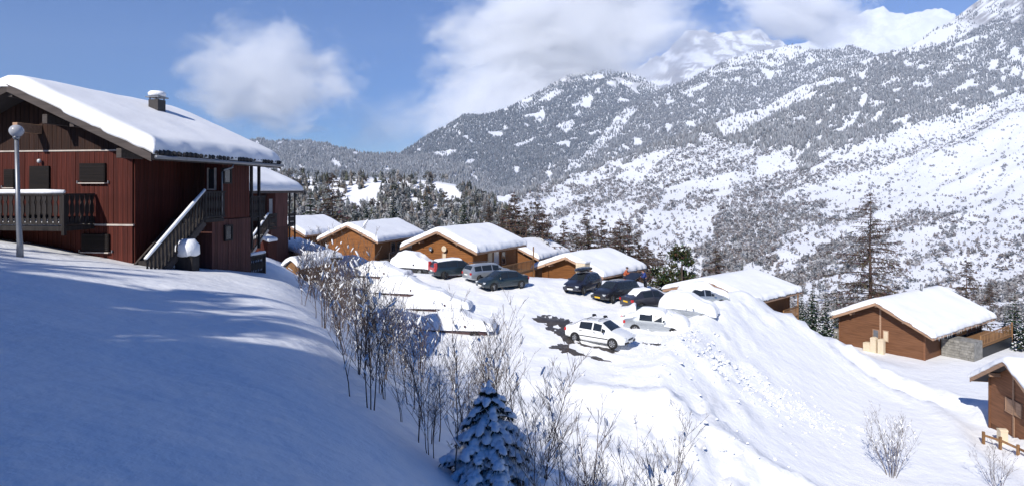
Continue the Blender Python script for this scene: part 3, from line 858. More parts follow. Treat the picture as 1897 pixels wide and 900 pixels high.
# ---- the big red-brown house on the left
H1 = House('timber_house', 'large dark red timber house with outside staircase, nearest on the left', (-11.9, 19.6), -8.6, 1.15, 11.0, 7.9, 2.42, -3.6, os=1.6, of=1.1, ob=0.35,
           wallmat='brown_board', T=0.42, seed=11, fascia='grey_wood', cat='house', siding=False)
hw = H1.W / 2
zmid = H1.on_front(250, 417)[1]; zup = H1.on_front(200, 279)[1]
def plank_row(house, x0, x1, z0, z1f, step, matl, y=-0.02, th=0.028):
    x = x0; meshes = {}
    while x < x1 - 0.02:
        w = min(step, x1 - x) - 0.012
        z1a, z1b = z1f(x), z1f(x + w); off = random.uniform(0, 0.012)
        m = MB(); m.add([(0, y - th - off, z0), (w, y - th - off, z0), (w, y - th - off, z1b), (0, y - th - off, z1a), (0, y, z0), (w, y, z0), (w, y, z1b), (0, y, z1a)],
                        [(0,1,2,3), (1,5,6,2), (5,4,7,6), (4,0,3,7), (3,2,6,7), (4,5,1,0)])
        o = m.build('plank', matl, house.wall); o.location.x = x
        x += step
def plank_side(house, x, y0, y1, z0, z1, step, matl, th=0.028, parent=None):
    y = y0
    while y < y1 - 0.02:
        w = min(step, y1 - y) - 0.012; off = random.uniform(0, 0.012)
        o = MB().box(x, x + th + off, 0, w, z0, z1).build('plank', matl, parent or house.wall); o.location.y = y
        y += step
plank_row(H1, -hw, hw, -0.4, lambda x: zmid - 0.03, 0.19, M['red_board'])
plank_row(H1, -hw, hw, zmid + 0.03, lambda x: zup - 0.03, 0.19, M['red_board'])
plank_row(H1, -hw, hw, zup + 0.03, lambda x: max(zup + 0.06, H1.zapex - H1.pitch * abs(x) - 0.06), 0.19, M['brown_board'])
plank_side(H1, hw, 0.0, H1.L, -0.4, H1.zside, 0.19, M['red_board'])
MB().box(-hw, hw + 0.03, -0.085, -0.02, zmid - 0.03, zmid + 0.03).build('trim_board', M['trim'], H1.root)
MB().box(-hw, hw + 0.03, -0.085, -0.02, zup - 0.025, zup + 0.025).build('trim_board', M['trim'], H1.root)
def shuttered(px0, px1, py0, py1):
    x0, z1 = H1.on_front(px0, py0, -0.08); x1, z0 = H1.on_front(px1, py1, -0.08)
    sh = MB().box(x0, x1, -0.13, -0.06, z0, z1).build('shutter', M['shutter'], H1.root)
    n = 8; dz = (z1 - z0) / n
    for i in range(n):
        MB().box(x0 + 0.02, x1 - 0.02, -0.145, -0.132, z0 + i * dz + 0.012, z0 + (i + 1) * dz - 0.012).build('slat', M['shutter'], sh)
    MB().box(x0 - 0.02, x1 + 0.02, -0.17, -0.06, z0 - 0.07, z0 - 0.03).build('sill', M['trim'], sh)
    for x in (x0 - 0.12, x1 + 0.10):
        MB().box(x, x + 0.03, -0.12, -0.06, z0 - 0.06, z0 + 0.04).build('shutter_catch', M['metal'], sh)
shuttered(149, 196, 303, 337); shuttered(153, 203, 433, 465); shuttered(9, 28, 314, 346)
x0, z1 = H1.on_front(56, 308, -0.08); x1, _ = H1.on_front(92, 360, -0.08)
dr = MB().box(x0, x1, -0.12, -0.05, zmid + 0.05, z1).build('door', M['shutter'], H1.root)
MB().box(x1 - 0.14, x1 - 0.08, -0.16, -0.12, (zmid + z1) / 2 - 0.05, (zmid + z1) / 2 + 0.05).build('handle', M['metal'], dr)
lx, lz = H1.on_front(73, 298, -0.15)
wl_ = MB().lathe([(0.02, 0.06), (0.06, 0.04), (0.07, -0.03), (0.04, -0.08), (0.01, -0.09)], 10, (lx, -0.16, lz)).build('wall_lamp', M['lamp_clear'], H1.root, True)
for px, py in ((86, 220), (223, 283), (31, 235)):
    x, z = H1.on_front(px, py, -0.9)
    MB().box(x - 0.10, x + 0.10, -0.97, 0.0, z - 0.18, z + 0.14).build('purlin', M['fascia'] if px == 31 else M['grey_wood'], H1.root, bevel=0.01)  # far-left purlin: sunlight on its end put into the paler wood colour
# balcony on the gable
xb, zt = H1.on_front(118, 361, -1.3); zb = zmid + 0.02
MB().box(-hw, xb, -1.3, -0.09, zb - 0.16, zb).build('balcony_floor', M['dark_wood'], H1.root)
rail = MB().box(xb - 0.05, xb + 0.05, -1.34, -1.24, zb - 0.3, zt).build('balcony_railing', M['dark_wood'], H1.root)
nb = int((xb + hw) / 0.21)
balusters(rail, (-hw, -1.28, zb), (xb, -1.28, zb), zt - zb, nb, M['dark_wood'], w=0.16, snow=0.13)
balusters(rail, (xb, -1.28, zb), (xb, -0.1, zb), zt - zb, 6, M['dark_wood'], w=0.16)
MB().box(-hw, xb - 0.06, -1.27, -1.0, zb + 0.0, zb + 0.22).build('balcony_snow', M['snow_clump'], H1.root, bevel=0.08)
# stair tower and landing on the right-hand side: local x measured from the wall corner at hw
tw = MB().box(hw + 0.67, hw + 1.40, 2.86, 4.68, 2.40, H1.zeave + 0.18).build('stair_tower', M['red_board'], H1.root)
lowb = MB().box(hw + 0.80, hw + 1.42, 2.20, 4.75, -0.6, 2.38).build('store_room', M['tower_board'], H1.root)
plank_side(H1, hw + 1.40, 2.86, 4.68, 2.42, H1.zeave + 0.16, 0.17, M['red_board'], 0.02, tw)
plank_side(H1, hw + 1.42, 2.20, 4.75, -0.6, 2.36, 0.17, M['tower_board'], 0.02, lowb)
y0, z1 = H1.on_side(412, 317, hw + 1.45); 
for (pa, pb, pc, pd, zz) in ((414, 425, 315, 338, 0), (416, 427, 419, 444, 1)):
    ya, za = H1.on_side(pa, pd, hw + 1.45); yb, zb2 = H1.on_side(pb, pc, hw + 1.45)
    H1.window_side(hw + 1.44, ya, yb, min(za, zb2), max(za, zb2), frame='dark_wood')
xa, za = H1.on_front(388, 350, 2.86); xb2, zb2 = H1.on_front(399, 314, 2.86)
w_ = MB().box(xa, xb2, 2.80, 2.88, za, zb2).build('door_glazing', M['glass'], H1.root)
MB().box(xa - 0.05, xa, 2.78, 2.88, za - 0.05, zb2 + 0.05).box(xb2, xb2 + 0.05, 2.78, 2.88, za - 0.05, zb2 + 0.05).box(xa, xb2, 2.78, 2.88, za - 0.06, za).build('frame', M['trim'], w_)
zl = H1.on_front(400, 407, 1.8)[1]; ztop = H1.on_front(385, 356, 1.73)[1]
MB().box(hw + 0.03, hw + 1.5, 1.73, 2.86, zl - 0.12, zl + 0.02).build('landing', M['dark_wood'], H1.root)
st = MB().box(hw + 1.44, hw + 1.54, 1.68, 1.78, zl - 0.1, ztop + 0.03).build('stair_railing', M['dark_wood'], H1.root)
balusters(st, (hw + 1.5, 1.73, zl), (hw + 1.5, 2.9, zl), ztop - zl, 8, M['dark_wood'], w=0.11, cut=True)
balusters(st, (hw + 1.5, -1.25, zl - 2.25), (hw + 1.5, 1.70, zl), ztop - zl, 17, M['dark_wood'], w=0.11, snow=0.10)
stairs = MB().beam((hw + 1.46, -1.25, zl - 2.35), (hw + 1.46, 1.73, zl - 0.1), 0.07, 0.26).beam((hw + 0.25, -1.25, zl - 2.35), (hw + 0.25, 1.73, zl - 0.1), 0.07, 0.26).build('staircase', M['grey_wood'], H1.root)
for i in range(11):
    t = (i + 0.5) / 11; MB().box(hw + 0.25, hw + 1.44, -1.25 + t * 2.98 - 0.13, -1.25 + t * 2.98 + 0.13, zl - 2.25 + t * 2.2 - 0.24, zl - 2.25 + t * 2.2).build('step', M['dark_wood'], stairs)
# rear balcony and post under the far eave
for px in (466, 480):
    yy = H1.on_side(px, 330, hw + 1.40)[0]
    MB().box(hw + 1.34, hw + 1.44, yy - 0.05, yy + 0.05, 1.0, H1.zeave + 0.1).build('post', M['dark_wood'], H1.root)
rb = MB().box(hw + 0.03, hw + 1.40, 4.75, 5.9, 2.20, 2.32).build('rear_balcony', M['dark_wood'], H1.root)
balusters(rb, (hw + 1.40, 4.75, 2.30), (hw + 1.40, 5.9, 2.30), 0.95, 9, M['dark_wood'], w=0.10)
lowrail = MB().box(hw + 1.36, hw + 1.44, 5.82, 5.92, -0.5, 0.75).build('porch_railing', M['dark_wood'], H1.root)
balusters(lowrail, (hw + 1.40, 4.78, -0.25), (hw + 1.40, 5.9, -0.25), 0.95, 9, M['dark_wood'], w=0.10, snow=0.12)
# tile ends, gutter and downpipe along the right eave
X = 5.5; tm = MB().lathe([(0.085, 0), (0.085, 0.02)], 8).mesh('tile', M['tile'])
tile_mesh = MB(); tile_mesh.tube([(0, 0, 0), (-0.55, 0, 0.55 * H1.pitch)], 0.085, 8); tile_me = tile_mesh.mesh('roof_tile', M['tile'], True)
yy = -H1.of + 0.12
while yy < H1.L + H1.ob - 0.05:
    o = bpy.data.objects.new('roof_tile', tile_me); link(o, H1.roof); o.location = (X + 0.10, yy, H1.zeave + 0.03); yy += 0.225
MB().tube([(X + 0.16, -H1.of, H1.zeave - 0.10), (X + 0.16, H1.L + H1.ob, H1.zeave - 0.10)], 0.065, 8).build('gutter', M['metal'], H1.root, True)
yd = H1.on_side(414, 300, hw + 1.5)[0]
MB().tube([(X + 0.14, yd + 0.3, H1.zeave - 0.14), (X + 0.12, yd + 0.25, H1.zeave - 0.30), (hw + 1.52, yd, H1.zeave - 0.42), (hw + 1.47, yd - 0.05, H1.zeave - 0.5), (hw + 1.47, yd - 0.05, 2.45)], 0.035, 8).build('downpipe', M['metal'], H1.root, True)
# chimney with its cap of snow, on the right-hand slope
cx_, cz_ = None, None
best = None
for yy in np.linspace(0.5, 6, 60):
    x, z = H1.on_front(291, 206, yy)
    dz = z - (H1.zr - H1.pitch * abs(x) + 0.45)
    if best is None or abs(dz) < best[0]: best = (abs(dz), x, yy, z)
_, cx_, cy_, cz_ = best; cz_ += 0.28
ch = MB().box(cx_ - 0.22, cx_ + 0.22, cy_ - 0.22, cy_ + 0.22, cz_ - 1.0, cz_ + 0.18).build('chimney', M['roof_dark'], H1.roof)
MB().box(cx_ - 0.3, cx_ + 0.3, cy_ - 0.3, cy_ + 0.3, cz_ + 0.26, cz_ + 0.31).box(cx_ - 0.2, cx_ - 0.16, cy_ - 0.2, cy_ - 0.16, cz_ + 0.15, cz_ + 0.3).box(cx_ + 0.16, cx_ + 0.2, cy_ - 0.2, cy_ - 0.16, cz_ + 0.15, cz_ + 0.3).box(cx_ - 0.2, cx_ - 0.16, cy_ + 0.16, cy_ + 0.2, cz_ + 0.15, cz_ + 0.3).box(cx_ + 0.16, cx_ + 0.2, cy_ + 0.16, cy_ + 0.2, cz_ + 0.15, cz_ + 0.3).build('chimney_cowl', M['metal'], H1.roof)
MB().lathe([(0.26, 0.31), (0.33, 0.36), (0.34, 0.46), (0.26, 0.54), (0.08, 0.57)], 14, (cx_, cy_, cz_)).build('chimney_snow', M['snow_clump'], H1.roof, True)

# ---- second house of the same kind behind it
H2 = House('timber_house', 'second dark red timber house, half hidden behind the nearest one', (-18.9, 42.5), -8.6, -0.15, 11.0, 7.9, 2.3, -5.2, os=1.6, of=1.1, ob=0.35,
           wallmat='red_board', T=0.5, seed=13, fascia='grey_wood', cat='house', siding=False)
MB().box(hw + 0.67, hw + 1.40, 2.86, 4.68, 2.2, H2.zeave + 0.15).build('stair_tower', M['tower_board'], H2.root)
MB().box(hw + 0.3, hw + 1.42, 2.20, 4.75, -0.6, 2.2).build('store_room', M['tower_board'], H2.root)
xa, za = H2.on_front(507, 380, 2.86); xb2, zb2 = H2.on_front(512, 362, 2.86)
MB().box(hw + 0.9, hw + 1.15, 2.80, 2.88, 3.0, 4.4).build('door_glazing', M['lamp_clear'], H2.root)
MB().box(hw + 0.03, hw + 1.5, 1.73, 2.86, 2.05, 2.2).build('landing', M['dark_wood'], H2.root)
st2 = MB().box(hw + 1.44, hw + 1.54, 1.68, 1.78, 2.1, 3.25).build('stair_railing', M['dark_wood'], H2.root)
balusters(st2, (hw + 1.5, 1.73, 2.2), (hw + 1.5, 2.9, 2.2), 1.05, 7, M['dark_wood'], w=0.13)
balusters(st2, (hw + 1.5, -1.25, 0.0), (hw + 1.5, 1.70, 2.2), 1.05, 14, M['dark_wood'], w=0.13, snow=0.14)
MB().beam((hw + 1.46, -1.25, -0.1), (hw + 1.46, 1.73, 2.1), 0.07, 0.26).build('staircase', M['trim'], H2.root)
porch = MB().prism([(hw + 0.3, -0.6), (hw + 1.9, -0.6), (hw + 1.9, 1.2), (hw + 1.1, 1.5), (hw + 0.3, 1.2)], 1.0, 2.2).build('porch', M['red_board'], H2.root)
MB().prism([(hw + 0.2, 1.2), (hw + 1.1, 1.52), (hw + 2.0, 1.2), (hw + 2.0, 1.42), (hw + 1.1, 1.75), (hw + 0.2, 1.42)][::-1], 0.9, 2.2).build('porch_snow', M['snow_roof'], H2.root, bevel=0.05)
for yy in (5.0, 5.85):
    MB().box(hw + 1.34, hw + 1.44, yy - 0.05, yy + 0.05, 1.0, H2.zeave + 0.1).build('post', M['dark_wood'], H2.root)
rb2 = MB().box(hw + 0.03, hw + 1.40, 4.75, 5.9, 2.10, 2.22).build('rear_balcony', M['dark_wood'], H2.root)
balusters(rb2, (hw + 1.40, 4.75, 2.20), (hw + 1.40, 5.9, 2.20), 0.95, 8, M['dark_wood'], w=0.12)

# ---- the honey coloured chalets
def big(R, k): return (R[0] * k, R[1] * k)
k = 1.08
CB = House('chalet', 'honey wood chalet with snowy roof, farther left of the two behind the snow covered cars', big((-16.08, 71.13), k), -19.9, -6.35 * k, 8.7 * k, 12.0 * k, 1.91 * k, -9.9, group='chalets', seed=21, of=0.8)
CC = House('chalet', 'honey wood chalet with round white dish on its gable, behind the red car', big((-3.04, 51.28), k), -31.1, -5.51 * k, 8.71 * k, 8.63 * k, 1.70 * k, -9.0, group='chalets', seed=22, of=0.8, ob=0.3)
CD = House('chalet', 'honey wood chalet sunk in snow behind the car with roof box', big((8.51, 55.66), k), -41.8, -8.24 * k, 8.7 * k, 8.2 * k, 1.55 * k, -11.2, group='chalets', seed=23, of=0.8)
CA = House('chalet', 'chalet with low snowy roof beside the second red house', (-27.5, 79.0), -19.9, -6.2, 8.6, 9.5, 2.0, -10.0, group='chalets', seed=24, of=0.8)
CX2 = House('chalet', 'far chalet of which only the snowy roof shows, right of the dish chalet', (3.4, 76.0), -31.1, -9.0, 8.6, 9.0, 1.8, -12.5, group='chalets', seed=25, of=0.8)
CE = House('chalet', 'low chalet with broad snowy roof behind the snow bank', (19.47 * k, 47.55 * k), -49.0, -9.14 * k, 8.7 * k, 8.56 * k, 1.23 * k, -13.0, group='chalets', seed=26, of=0.6, T=0.4)
CF = House('chalet', 'brown wood chalet with stone terrace and pale bollards at its gable', big((33.67, 47.47), k), -56.0, -11.9 * k, 8.69 * k, 13.2 * k, 2.12 * k, -15.3, group='chalets', wallmat='pine_walnut', seed=27, of=0.9, T=0.42)
CG = House('chalet', 'brown wood chalet cut by the right edge of the picture', (28.9, 32.1), -100.0, -12.4, 7.0, 9.0, 2.1, -14.9, group='chalets', wallmat='pine_walnut', seed=28, of=0.7, os=0.8, T=0.35)

# fittings of the dish chalet
def disc(h, px, py, y, r, matl, name, depth=0.06):
    x, z = h.on_front(px, py, y)
    m = MB(); m.lathe([(r * 0.2, 0), (r * 0.8, 0.02), (r, depth), (r * 0.96, depth + 0.02), (r * 0.6, 0.05), (r * 0.1, 0.03)], 18)
    o = m.build(name, matl, h.root, True); o.location = (x, y, z); o.rotation_euler = (math.radians(90), 0, 0)
    return o
disc(CC, 823, 461, -0.25, 0.30, M['cream'], 'satellite_dish')
disc(CC, 799, 461, -0.15, 0.22, M['metal'], 'vent_cowl', 0.14)
def front_rect(h, px0, px1, py0, py1, matl, name, frame='fascia'):
    x0, z1 = h.on_front(px0, py0, -0.06); x1, z0 = h.on_front(px1, py1, -0.06)
    return h.window_front(x0, x1, z0, z1, matl, frame, name=name)
front_rect(CC, 820, 826, 469, 490, M['cream'], 'door')
def side_rect(h, px0, px1, py0, py1, matl, name, frame='fascia'):
    x = h.W / 2 + 0.04
    y0, z1 = h.on_side(px0, py0, x); y1, z0 = h.on_side(px1, py1, x)
    z0, z1 = min(z0, z1), max(z0, z1)
    return h.window_side(x, min(y0, y1), max(y0, y1), z0, z1, matl, frame, name)
for a, b, m_ in ((903, 911, M['cream']), (914, 923, M['lamp_clear']), (929, 935, M['glass'])):
    side_rect(CC, a, b, 467, 488, m_, 'window')
for a, b in ((724, 731), (735, 742)):
    side_rect(CB, a, b, 450, 468, M['glass'], 'window')
# deck with plank railing in front of the dish chalet's side
def deck(h, y0, y1, depth, z, hgt, n, matl, group=None, side=1, post=True, name='deck'):
    x0 = h.W / 2 + 0.04; x1 = x0 + depth
    d = MB().box(x0, x1, y0, y1, z - 0.18, z).build(name, matl, h.root)
    r = MB().box(x1 - 0.05, x1 + 0.05, y0 - 0.05, y0 + 0.05, z - 1.5, z + hgt).box(x1 - 0.05, x1 + 0.05, y1 - 0.05, y1 + 0.05, z - 1.5, h.zeave - 0.1 if post else z + hgt).build('railing', matl, h.root)
    balusters(r, (x1, y0, z), (x1, y1, z), hgt, n, matl, w=0.11, cut=False)
    return d
deck(CC, 1.2, CC.L - 0.2, 2.1, 0.55, 1.0, 26, M['deck_wood'])
deck(CB, 1.0, CB.L - 0.5, 1.6, 0.5, 1.0, 22, M['grey_wood'])
# fittings of the right-hand chalet
front_rect(CF, 1618, 1627, 610, 630, M['metal'], 'window'); front_rect(CF, 1637, 1645, 612, 632, M['cream'], 'shutter')
side_rect(CF, 1768, 1790, 608, 622, M['glass'], 'window')
deck(CF, 5.2, CF.L + 0.2, 2.4, 1.15, 0.95, 22, M['deck_wood'], post=True)
stone = MB().box(CF.W / 2 + 0.10, CF.W / 2 + 2.6, 3.2, 5.1, -0.9, 1.75).build('terrace_wall', M['stone'], CF.root)
rs = random.Random(3)
for row in range(11):
    z = -0.8 + row * 0.23; x = CF.W / 2 + 0.12
    while x < CF.W / 2 + 2.5:
        w = min(rs.uniform(0.25, 0.6), CF.W / 2 + 2.58 - x)
        MB().box(x + 0.01, x + w - 0.01, 3.2 - rs.uniform(0.03, 0.07), 3.2, z + 0.01, z + 0.22).build('stone', M['stone'], stone, bevel=0.012); x += w
MB().box(CF.W / 2 + 0.1, CF.W / 2 + 2.5, 5.15, CF.L, -0.9, 0.95).build('underdeck_block', M['black'], CF.root)  # plain black block filling the space under the deck
MB().tube([(0.3, CF.L * 0.62, CF.zr - 0.3), (0.3, CF.L * 0.62, CF.zr + 1.0)], 0.11, 10).build('flue_pipe', M['metal'], CF.roof, True)
MB().box(-CF.W / 2 - 0.9, -CF.W / 2 - 0.05, 0.1, 1.6, -0.6, 1.3).build('wood_store', M['stone'], CF.root)
x, z = CF.on_front(1631, 560, -0.05); MB().box(x - 0.07, x + 0.07, -0.09, -0.02, 0, CF.zapex - 0.2).build('centre_post', M['fascia'], CF.root)
front_rect(CG, 1864, 1875, 736, 765, M['fascia'], 'shutter'); front_rect(CG, 1881, 1892, 744, 773, M['fascia'], 'shutter')
x, z = CG.on_front(1878, 700, -0.05); MB().box(x - 0.06, x + 0.06, -0.09, -0.02, 0, CG.zapex - 0.15).build('centre_post', M['fascia'], CG.root)
# balcony end under the eave of the broad roof
dk = deck(CE, CE.L - 3.4, CE.L - 0.4, 1.0, 0.9, 0.9, 14, M['deck_wood'], post=True)
yy = -CE.of + 0.15
while yy < CE.L + CE.ob:
    o = bpy.data.objects.new('roof_tile', tile_me); link(o, CE.roof); o.location = (CE.W / 2 + 1.0 + 0.07, yy, CE.zeave - 0.03); yy += 0.30

ic = MB(); ri = random.Random(8)
for i in range(46):
    y = ri.uniform(-CF.of + .1, CF.L + CF.ob - .1); l = ri.uniform(.08, .38)
    ic.tube([(CF.W / 2 + 1.04, y, CF.zeave - .02), (CF.W / 2 + 1.05, y, CF.zeave - .05 - l)], [.022, .003], 5)
ic.build('icicles', mat('ice', (0.62, 0.70, 0.76), 0.15, 0.05, spec=0.6), CF.roof, True)['kind'] = 'stuff'

# ---- sheds on the left of the car park
sh = empty('shed', (0, 0, 0), 0, 'open timber shelter with thick snow on its sloping roof, left of the chalets', 'shed')
def lean_to(root, A, B, wdt, h0, h1, T, seed, wallm, label=None):
    A = Vector(A); B = Vector(B); d = (B - A); L = math.hypot(d.x, d.y); th = math.atan2(d.y, d.x)
    root.location = A; root.rotation_euler = (0, 0, th)
    MB().add([(0, 0, -0.6), (L, 0, -0.6), (L, 0, h1), (0, 0, h0), (0, wdt, -0.6), (L, wdt, -0.6), (L, wdt, h1), (0, wdt, h0)],
             [(0,1,2,3), (1,5,6,2), (5,4,7,6), (4,0,3,7), (4,5,1,0), (3,2,6,7)]).build('wall', wallm, root)
    n = int(L / 0.2)
    for i in range(n):
        x = i * L / n; o = MB().box(0.01, L / n - 0.015, -0.035, 0.0, -0.6, h0 + (h1 - h0) * i / n).build('plank', wallm, root); o.location.x = x
    m = MB().beam((-0.35, wdt / 2, h0 + 0.10), (L + 0.25, wdt / 2, h1 + 0.10), wdt + 0.6, 0.12).build('roof', M['roof_dark'], root)
    sm = MB().beam((-0.45, wdt / 2, h0 + 0.36), (L + 0.3, wdt / 2, h1 + 0.36), wdt + 0.7, 0.40)
    sn = sm.build('roof_snow', M['snow_roof'], root, True, bevel=0.16)
a = P(512, 475, 52); b = P(583, 500, 47)
lean_to(sh, (a.x, a.y, gz(a.x, a.y) - 0.1), (b.x, b.y, 0), 2.0, 1.25, 0.35, 0.4, 3, M['deck_wood'])
h2 = P(541, 508, 41); sroot = empty('shed', (h2.x, h2.y, gz(h2.x, h2.y) - 0.1), math.radians(-20), 'little gabled shed buried in snow beside the timber shelter', 'shed')
MB().prism([(-0.6, -0.6), (0.6, -0.6), (0.6, 0.35), (0, 0.95), (-0.6, 0.35)], 0, 3.0).build('wall', M['deck_wood'], sroot)
snow_roof(sroot, -0.85, 0.85, -0.25, 3.2, 0, 1.0, 0.8, 0.24, 5, nu=20, nv=24)

# ---- street lamp in front of the big house
lp = P(37, 449, 17.0); lamp = empty('street_lamp', (lp.x, lp.y, gz(lp.x, lp.y) - 0.1), 0, 'globe street lamp on grey pole before the red house', 'street lamp')
topz = P(33, 243, 17.0).z - lamp.location.z
MB().tube([(0, 0, 0), (0, 0, 0.5), (-0.04, 0, 1.2), (-0.1, 0, topz - 0.2)], [0.09, 0.075, 0.06, 0.05], 12).build('pole', M['metal'], lamp, True)
bm_ = MB().lathe([(0.07, -0.24), (0.09, -0.18), (0.08, -0.14)], 12, (-0.1, 0, topz)).build('collar', M['metal'], lamp, True)
gl = MB().lathe([(0.175 * math.sin(t) + 0.002, -0.175 * math.cos(t)) for t in np.linspace(0.25, math.pi - 0.05, 14)], 20, (-0.1, 0, topz)).build('globe', mat('lamp_globe', (0.36, 0.37, 0.40), 0.25, 0.03), lamp, True)

# ---- small things by the houses
def rounded_box(name, label, cat, loc, size, matl, rz=0, group=None, cap=None, lid=True):
    r = empty(name, loc, rz, label, cat, group)
    sx, sy, sz = size
    MB().box(-sx/2, sx/2, -sy/2, sy/2, -0.3, sz * 0.86).build('body', matl, r, bevel=0.02)
    MB().prism([(-sx/2 - 0.02, sz * 0.86), (sx/2 + 0.02, sz * 0.86), (sx/2 * 0.8, sz * 0.96), (0, sz), (-sx/2 * 0.8, sz * 0.96)], -sy/2 - 0.02, sy/2 + 0.02).build('cap', matl, r, bevel=0.015)
    if cap: MB().lathe([(sx * 0.55, sz * 0.9), (sx * 0.68, sz), (sx * 0.66, sz + cap * 0.6), (sx * 0.4, sz + cap), (0.02, sz + cap * 1.02)], 16).build('snow_cap', M['snow_clump'], r, True)
    return r
for px, py, w_, h_, lab in ((1607, 662, 0.62, 0.85, 'low pale bollard box at the gable of the brown chalet, leftmost of three'), (1619, 664, 0.5, 1.45, 'tall pale bollard box, middle of three at the brown chalet'),
                            (1633, 666, 0.5, 1.4, 'tall pale bollard box, rightmost of three at the brown chalet')):
    loc, zz = CF.on_front(px, py, -0.75)
    w3 = CF.inv().inverted() @ Vector((loc, -0.75, 0))
    rounded_box('utility_box', lab, 'utility box', (w3.x, w3.y, gz(w3.x, w3.y)), (w_, 0.45, h_), M['cream'], CF.th, 'pale utility boxes')
bxl, _z = CG.on_front(1857, 790, -0.75); q = CG.inv().inverted() @ Vector((bxl, -0.75, 0)); q.z = gz(q.x, q.y)
rounded_box('utility_box', 'pale utility box standing before the chalet at the right edge', 'utility box', q, (0.42, 0.4, 0.9), M['cream'], CG.th, 'pale utility boxes')
q = P(1080, 506, 54); q.z = gz(q.x, q.y)
cab = empty('tiled_cabinet', (q.x, q.y, P(1080, 512, 54).z - 0.3), math.radians(-41), 'tall cream block faced with tiles beside the sunken chalet', 'cabinet')
MB().box(-0.5, 0.5, -0.4, 0.4, -1.0, 1.55).build('body', M['cream'], cab)
for i in range(4):
    for j in range(6):
        MB().box(-0.49 + i * 0.245, -0.49 + i * 0.245 + 0.235, -0.43, -0.40, -0.1 + j * 0.27, -0.1 + j * 0.27 + 0.26).build('tile', M['cream'], cab)
MB().box(-0.56, 0.56, -0.47, 0.46, 1.56, 1.75).build('snow_cap', M['snow_clump'], cab, bevel=0.06)
q = P(347, 500, 21.3)
rounded_box('waste_bin', 'grey bin with a tall round cap of snow under the staircase', 'bin', (q.x, q.y, gz(q.x, q.y)), (0.6, 0.6, 0.55), M['dark_wood'], 0.1, cap=0.55)
# rail fence at the lower right
fr = empty('rail_fence', (0, 0, 0), 0, 'low wooden rail fence at the lower right corner', 'fence')
fp = [ground_hit(*p) for p in ((1822, 822), (1853, 832), (1886, 848), (1925, 868))]
fr.location = fp[0]
for i, p in enumerate(fp):
    l = p - fp[0]
    MB().box(-0.06, 0.06, -0.06, 0.06, -0.3, 0.75).build('post', M['deck_wood'], fr).location = l
    if i: 
        MB().beam(fp[i-1] - fp[0] + Vector((0, -0.08, 0.55)), l + Vector((0, -0.08, 0.55)), 0.05, 0.13).build('rail', M['deck_wood'], fr)
# ------------------------------------------------------------------ cars
# station: x, bottom z, bottom half width, belt z, belt half width, top edge z, top half width, top centre z
def st(x, zb, wb, zs, ws, zt, wt, zc): return (x, zb, wb, zs, ws, zt, wt, zc)
SEDAN = dict(st=[st(-2.13, .42, .60, .72, .64, .84, .54, .86), st(-2.06, .30, .79, .82, .79, .97, .66, .99), st(-1.58, .24, .84, .90, .84, 1.04, .68, 1.06), st(-1.02, .22, .85, .93, .84, 1.40, .57, 1.43),
                st(-.10, .22, .85, .92, .84, 1.46, .58, 1.49), st(.45, .22, .85, .90, .84, 1.43, .57, 1.46), st(1.18, .22, .84, .88, .83, .98, .70, 1.02), st(1.80, .25, .82, .76, .79, .83, .62, .88),
                st(2.06, .30, .76, .64, .72, .70, .52, .74), st(2.14, .36, .58, .58, .56, .62, .42, .64)], side=[(3, -1.02, -.14), (4, -.04, .52)], shield=5, rear=2, wheels=(1.32, -1.30), r=.31)
HATCH = dict(st=[st(-1.86, .42, .62, .80, .66, .92, .58, .94), st(-1.80, .30, .78, .88, .78, 1.02, .68, 1.05), st(-1.46, .24, .83, .92, .82, 1.42, .57, 1.45), st(-1.0, .22, .84, .92, .83, 1.49, .58, 1.52),
                st(-.10, .22, .84, .90, .83, 1.51, .59, 1.54), st(.35, .22, .84, .89, .83, 1.46, .57, 1.49), st(1.12, .22, .83, .86, .82, .99, .70, 1.03), st(1.65, .25, .81, .76, .78, .85, .62, .90),
                st(1.92, .30, .74, .66, .70, .72, .52, .76), st(2.0, .36, .58, .58, .56, .62, .42, .64)], side=[(2, -1.40, -1.0), (3, -.98, -.14), (4, -.04, .42)], shield=5, rear=1, wheels=(1.22, -1.22), r=.31)
ESTATE = dict(st=[st(-2.20, .42, .62, .78, .66, .92, .60, .94), st(-2.14, .30, .79, .88, .80, 1.02, .70, 1.05), st(-1.86, .24, .84, .94, .84, 1.40, .60, 1.43), st(-1.1, .22, .86, .94, .85, 1.47, .60, 1.50),
                 st(-.10, .22, .86, .92, .85, 1.49, .60, 1.52), st(.50, .22, .86, .90, .85, 1.44, .58, 1.47), st(1.22, .22, .85, .88, .84, .99, .70, 1.03), st(1.86, .25, .83, .77, .80, .85, .64, .90),
                 st(2.16, .30, .76, .66, .72, .72, .54, .76), st(2.24, .36, .58, .58, .56, .62, .42, .64)], side=[(2, -1.78, -1.14), (3, -1.06, -.14), (4, -.04, .58)], shield=5, rear=1, wheels=(1.36, -1.32), r=.31)

def car_paint(name, c, metallic=0.0):
    return mat(name, c, 0.30, 0.03, 2, metallic=metallic, spec=0.5, coat=0.7)
PAINT = dict(white=car_paint('white_paint', (0.78, 0.79, 0.79)), navy=car_paint('navy_paint', (0.018, 0.020, 0.035)), black=car_paint('black_paint', (0.014, 0.014, 0.018)),
             grey=car_paint('dark_grey_paint', (0.045, 0.045, 0.060), 0.3), silver=car_paint('silver_paint', (0.40, 0.43, 0.46), 0.5), teal=car_paint('dark_teal_paint', (0.022, 0.036, 0.046), 0.3),
             red=car_paint('dark_red_paint', (0.055, 0.020, 0.020)), bright_red=car_paint('red_paint', (0.42, 0.025, 0.025)), green=car_paint('dark_green_paint', (0.018, 0.032, 0.026)))

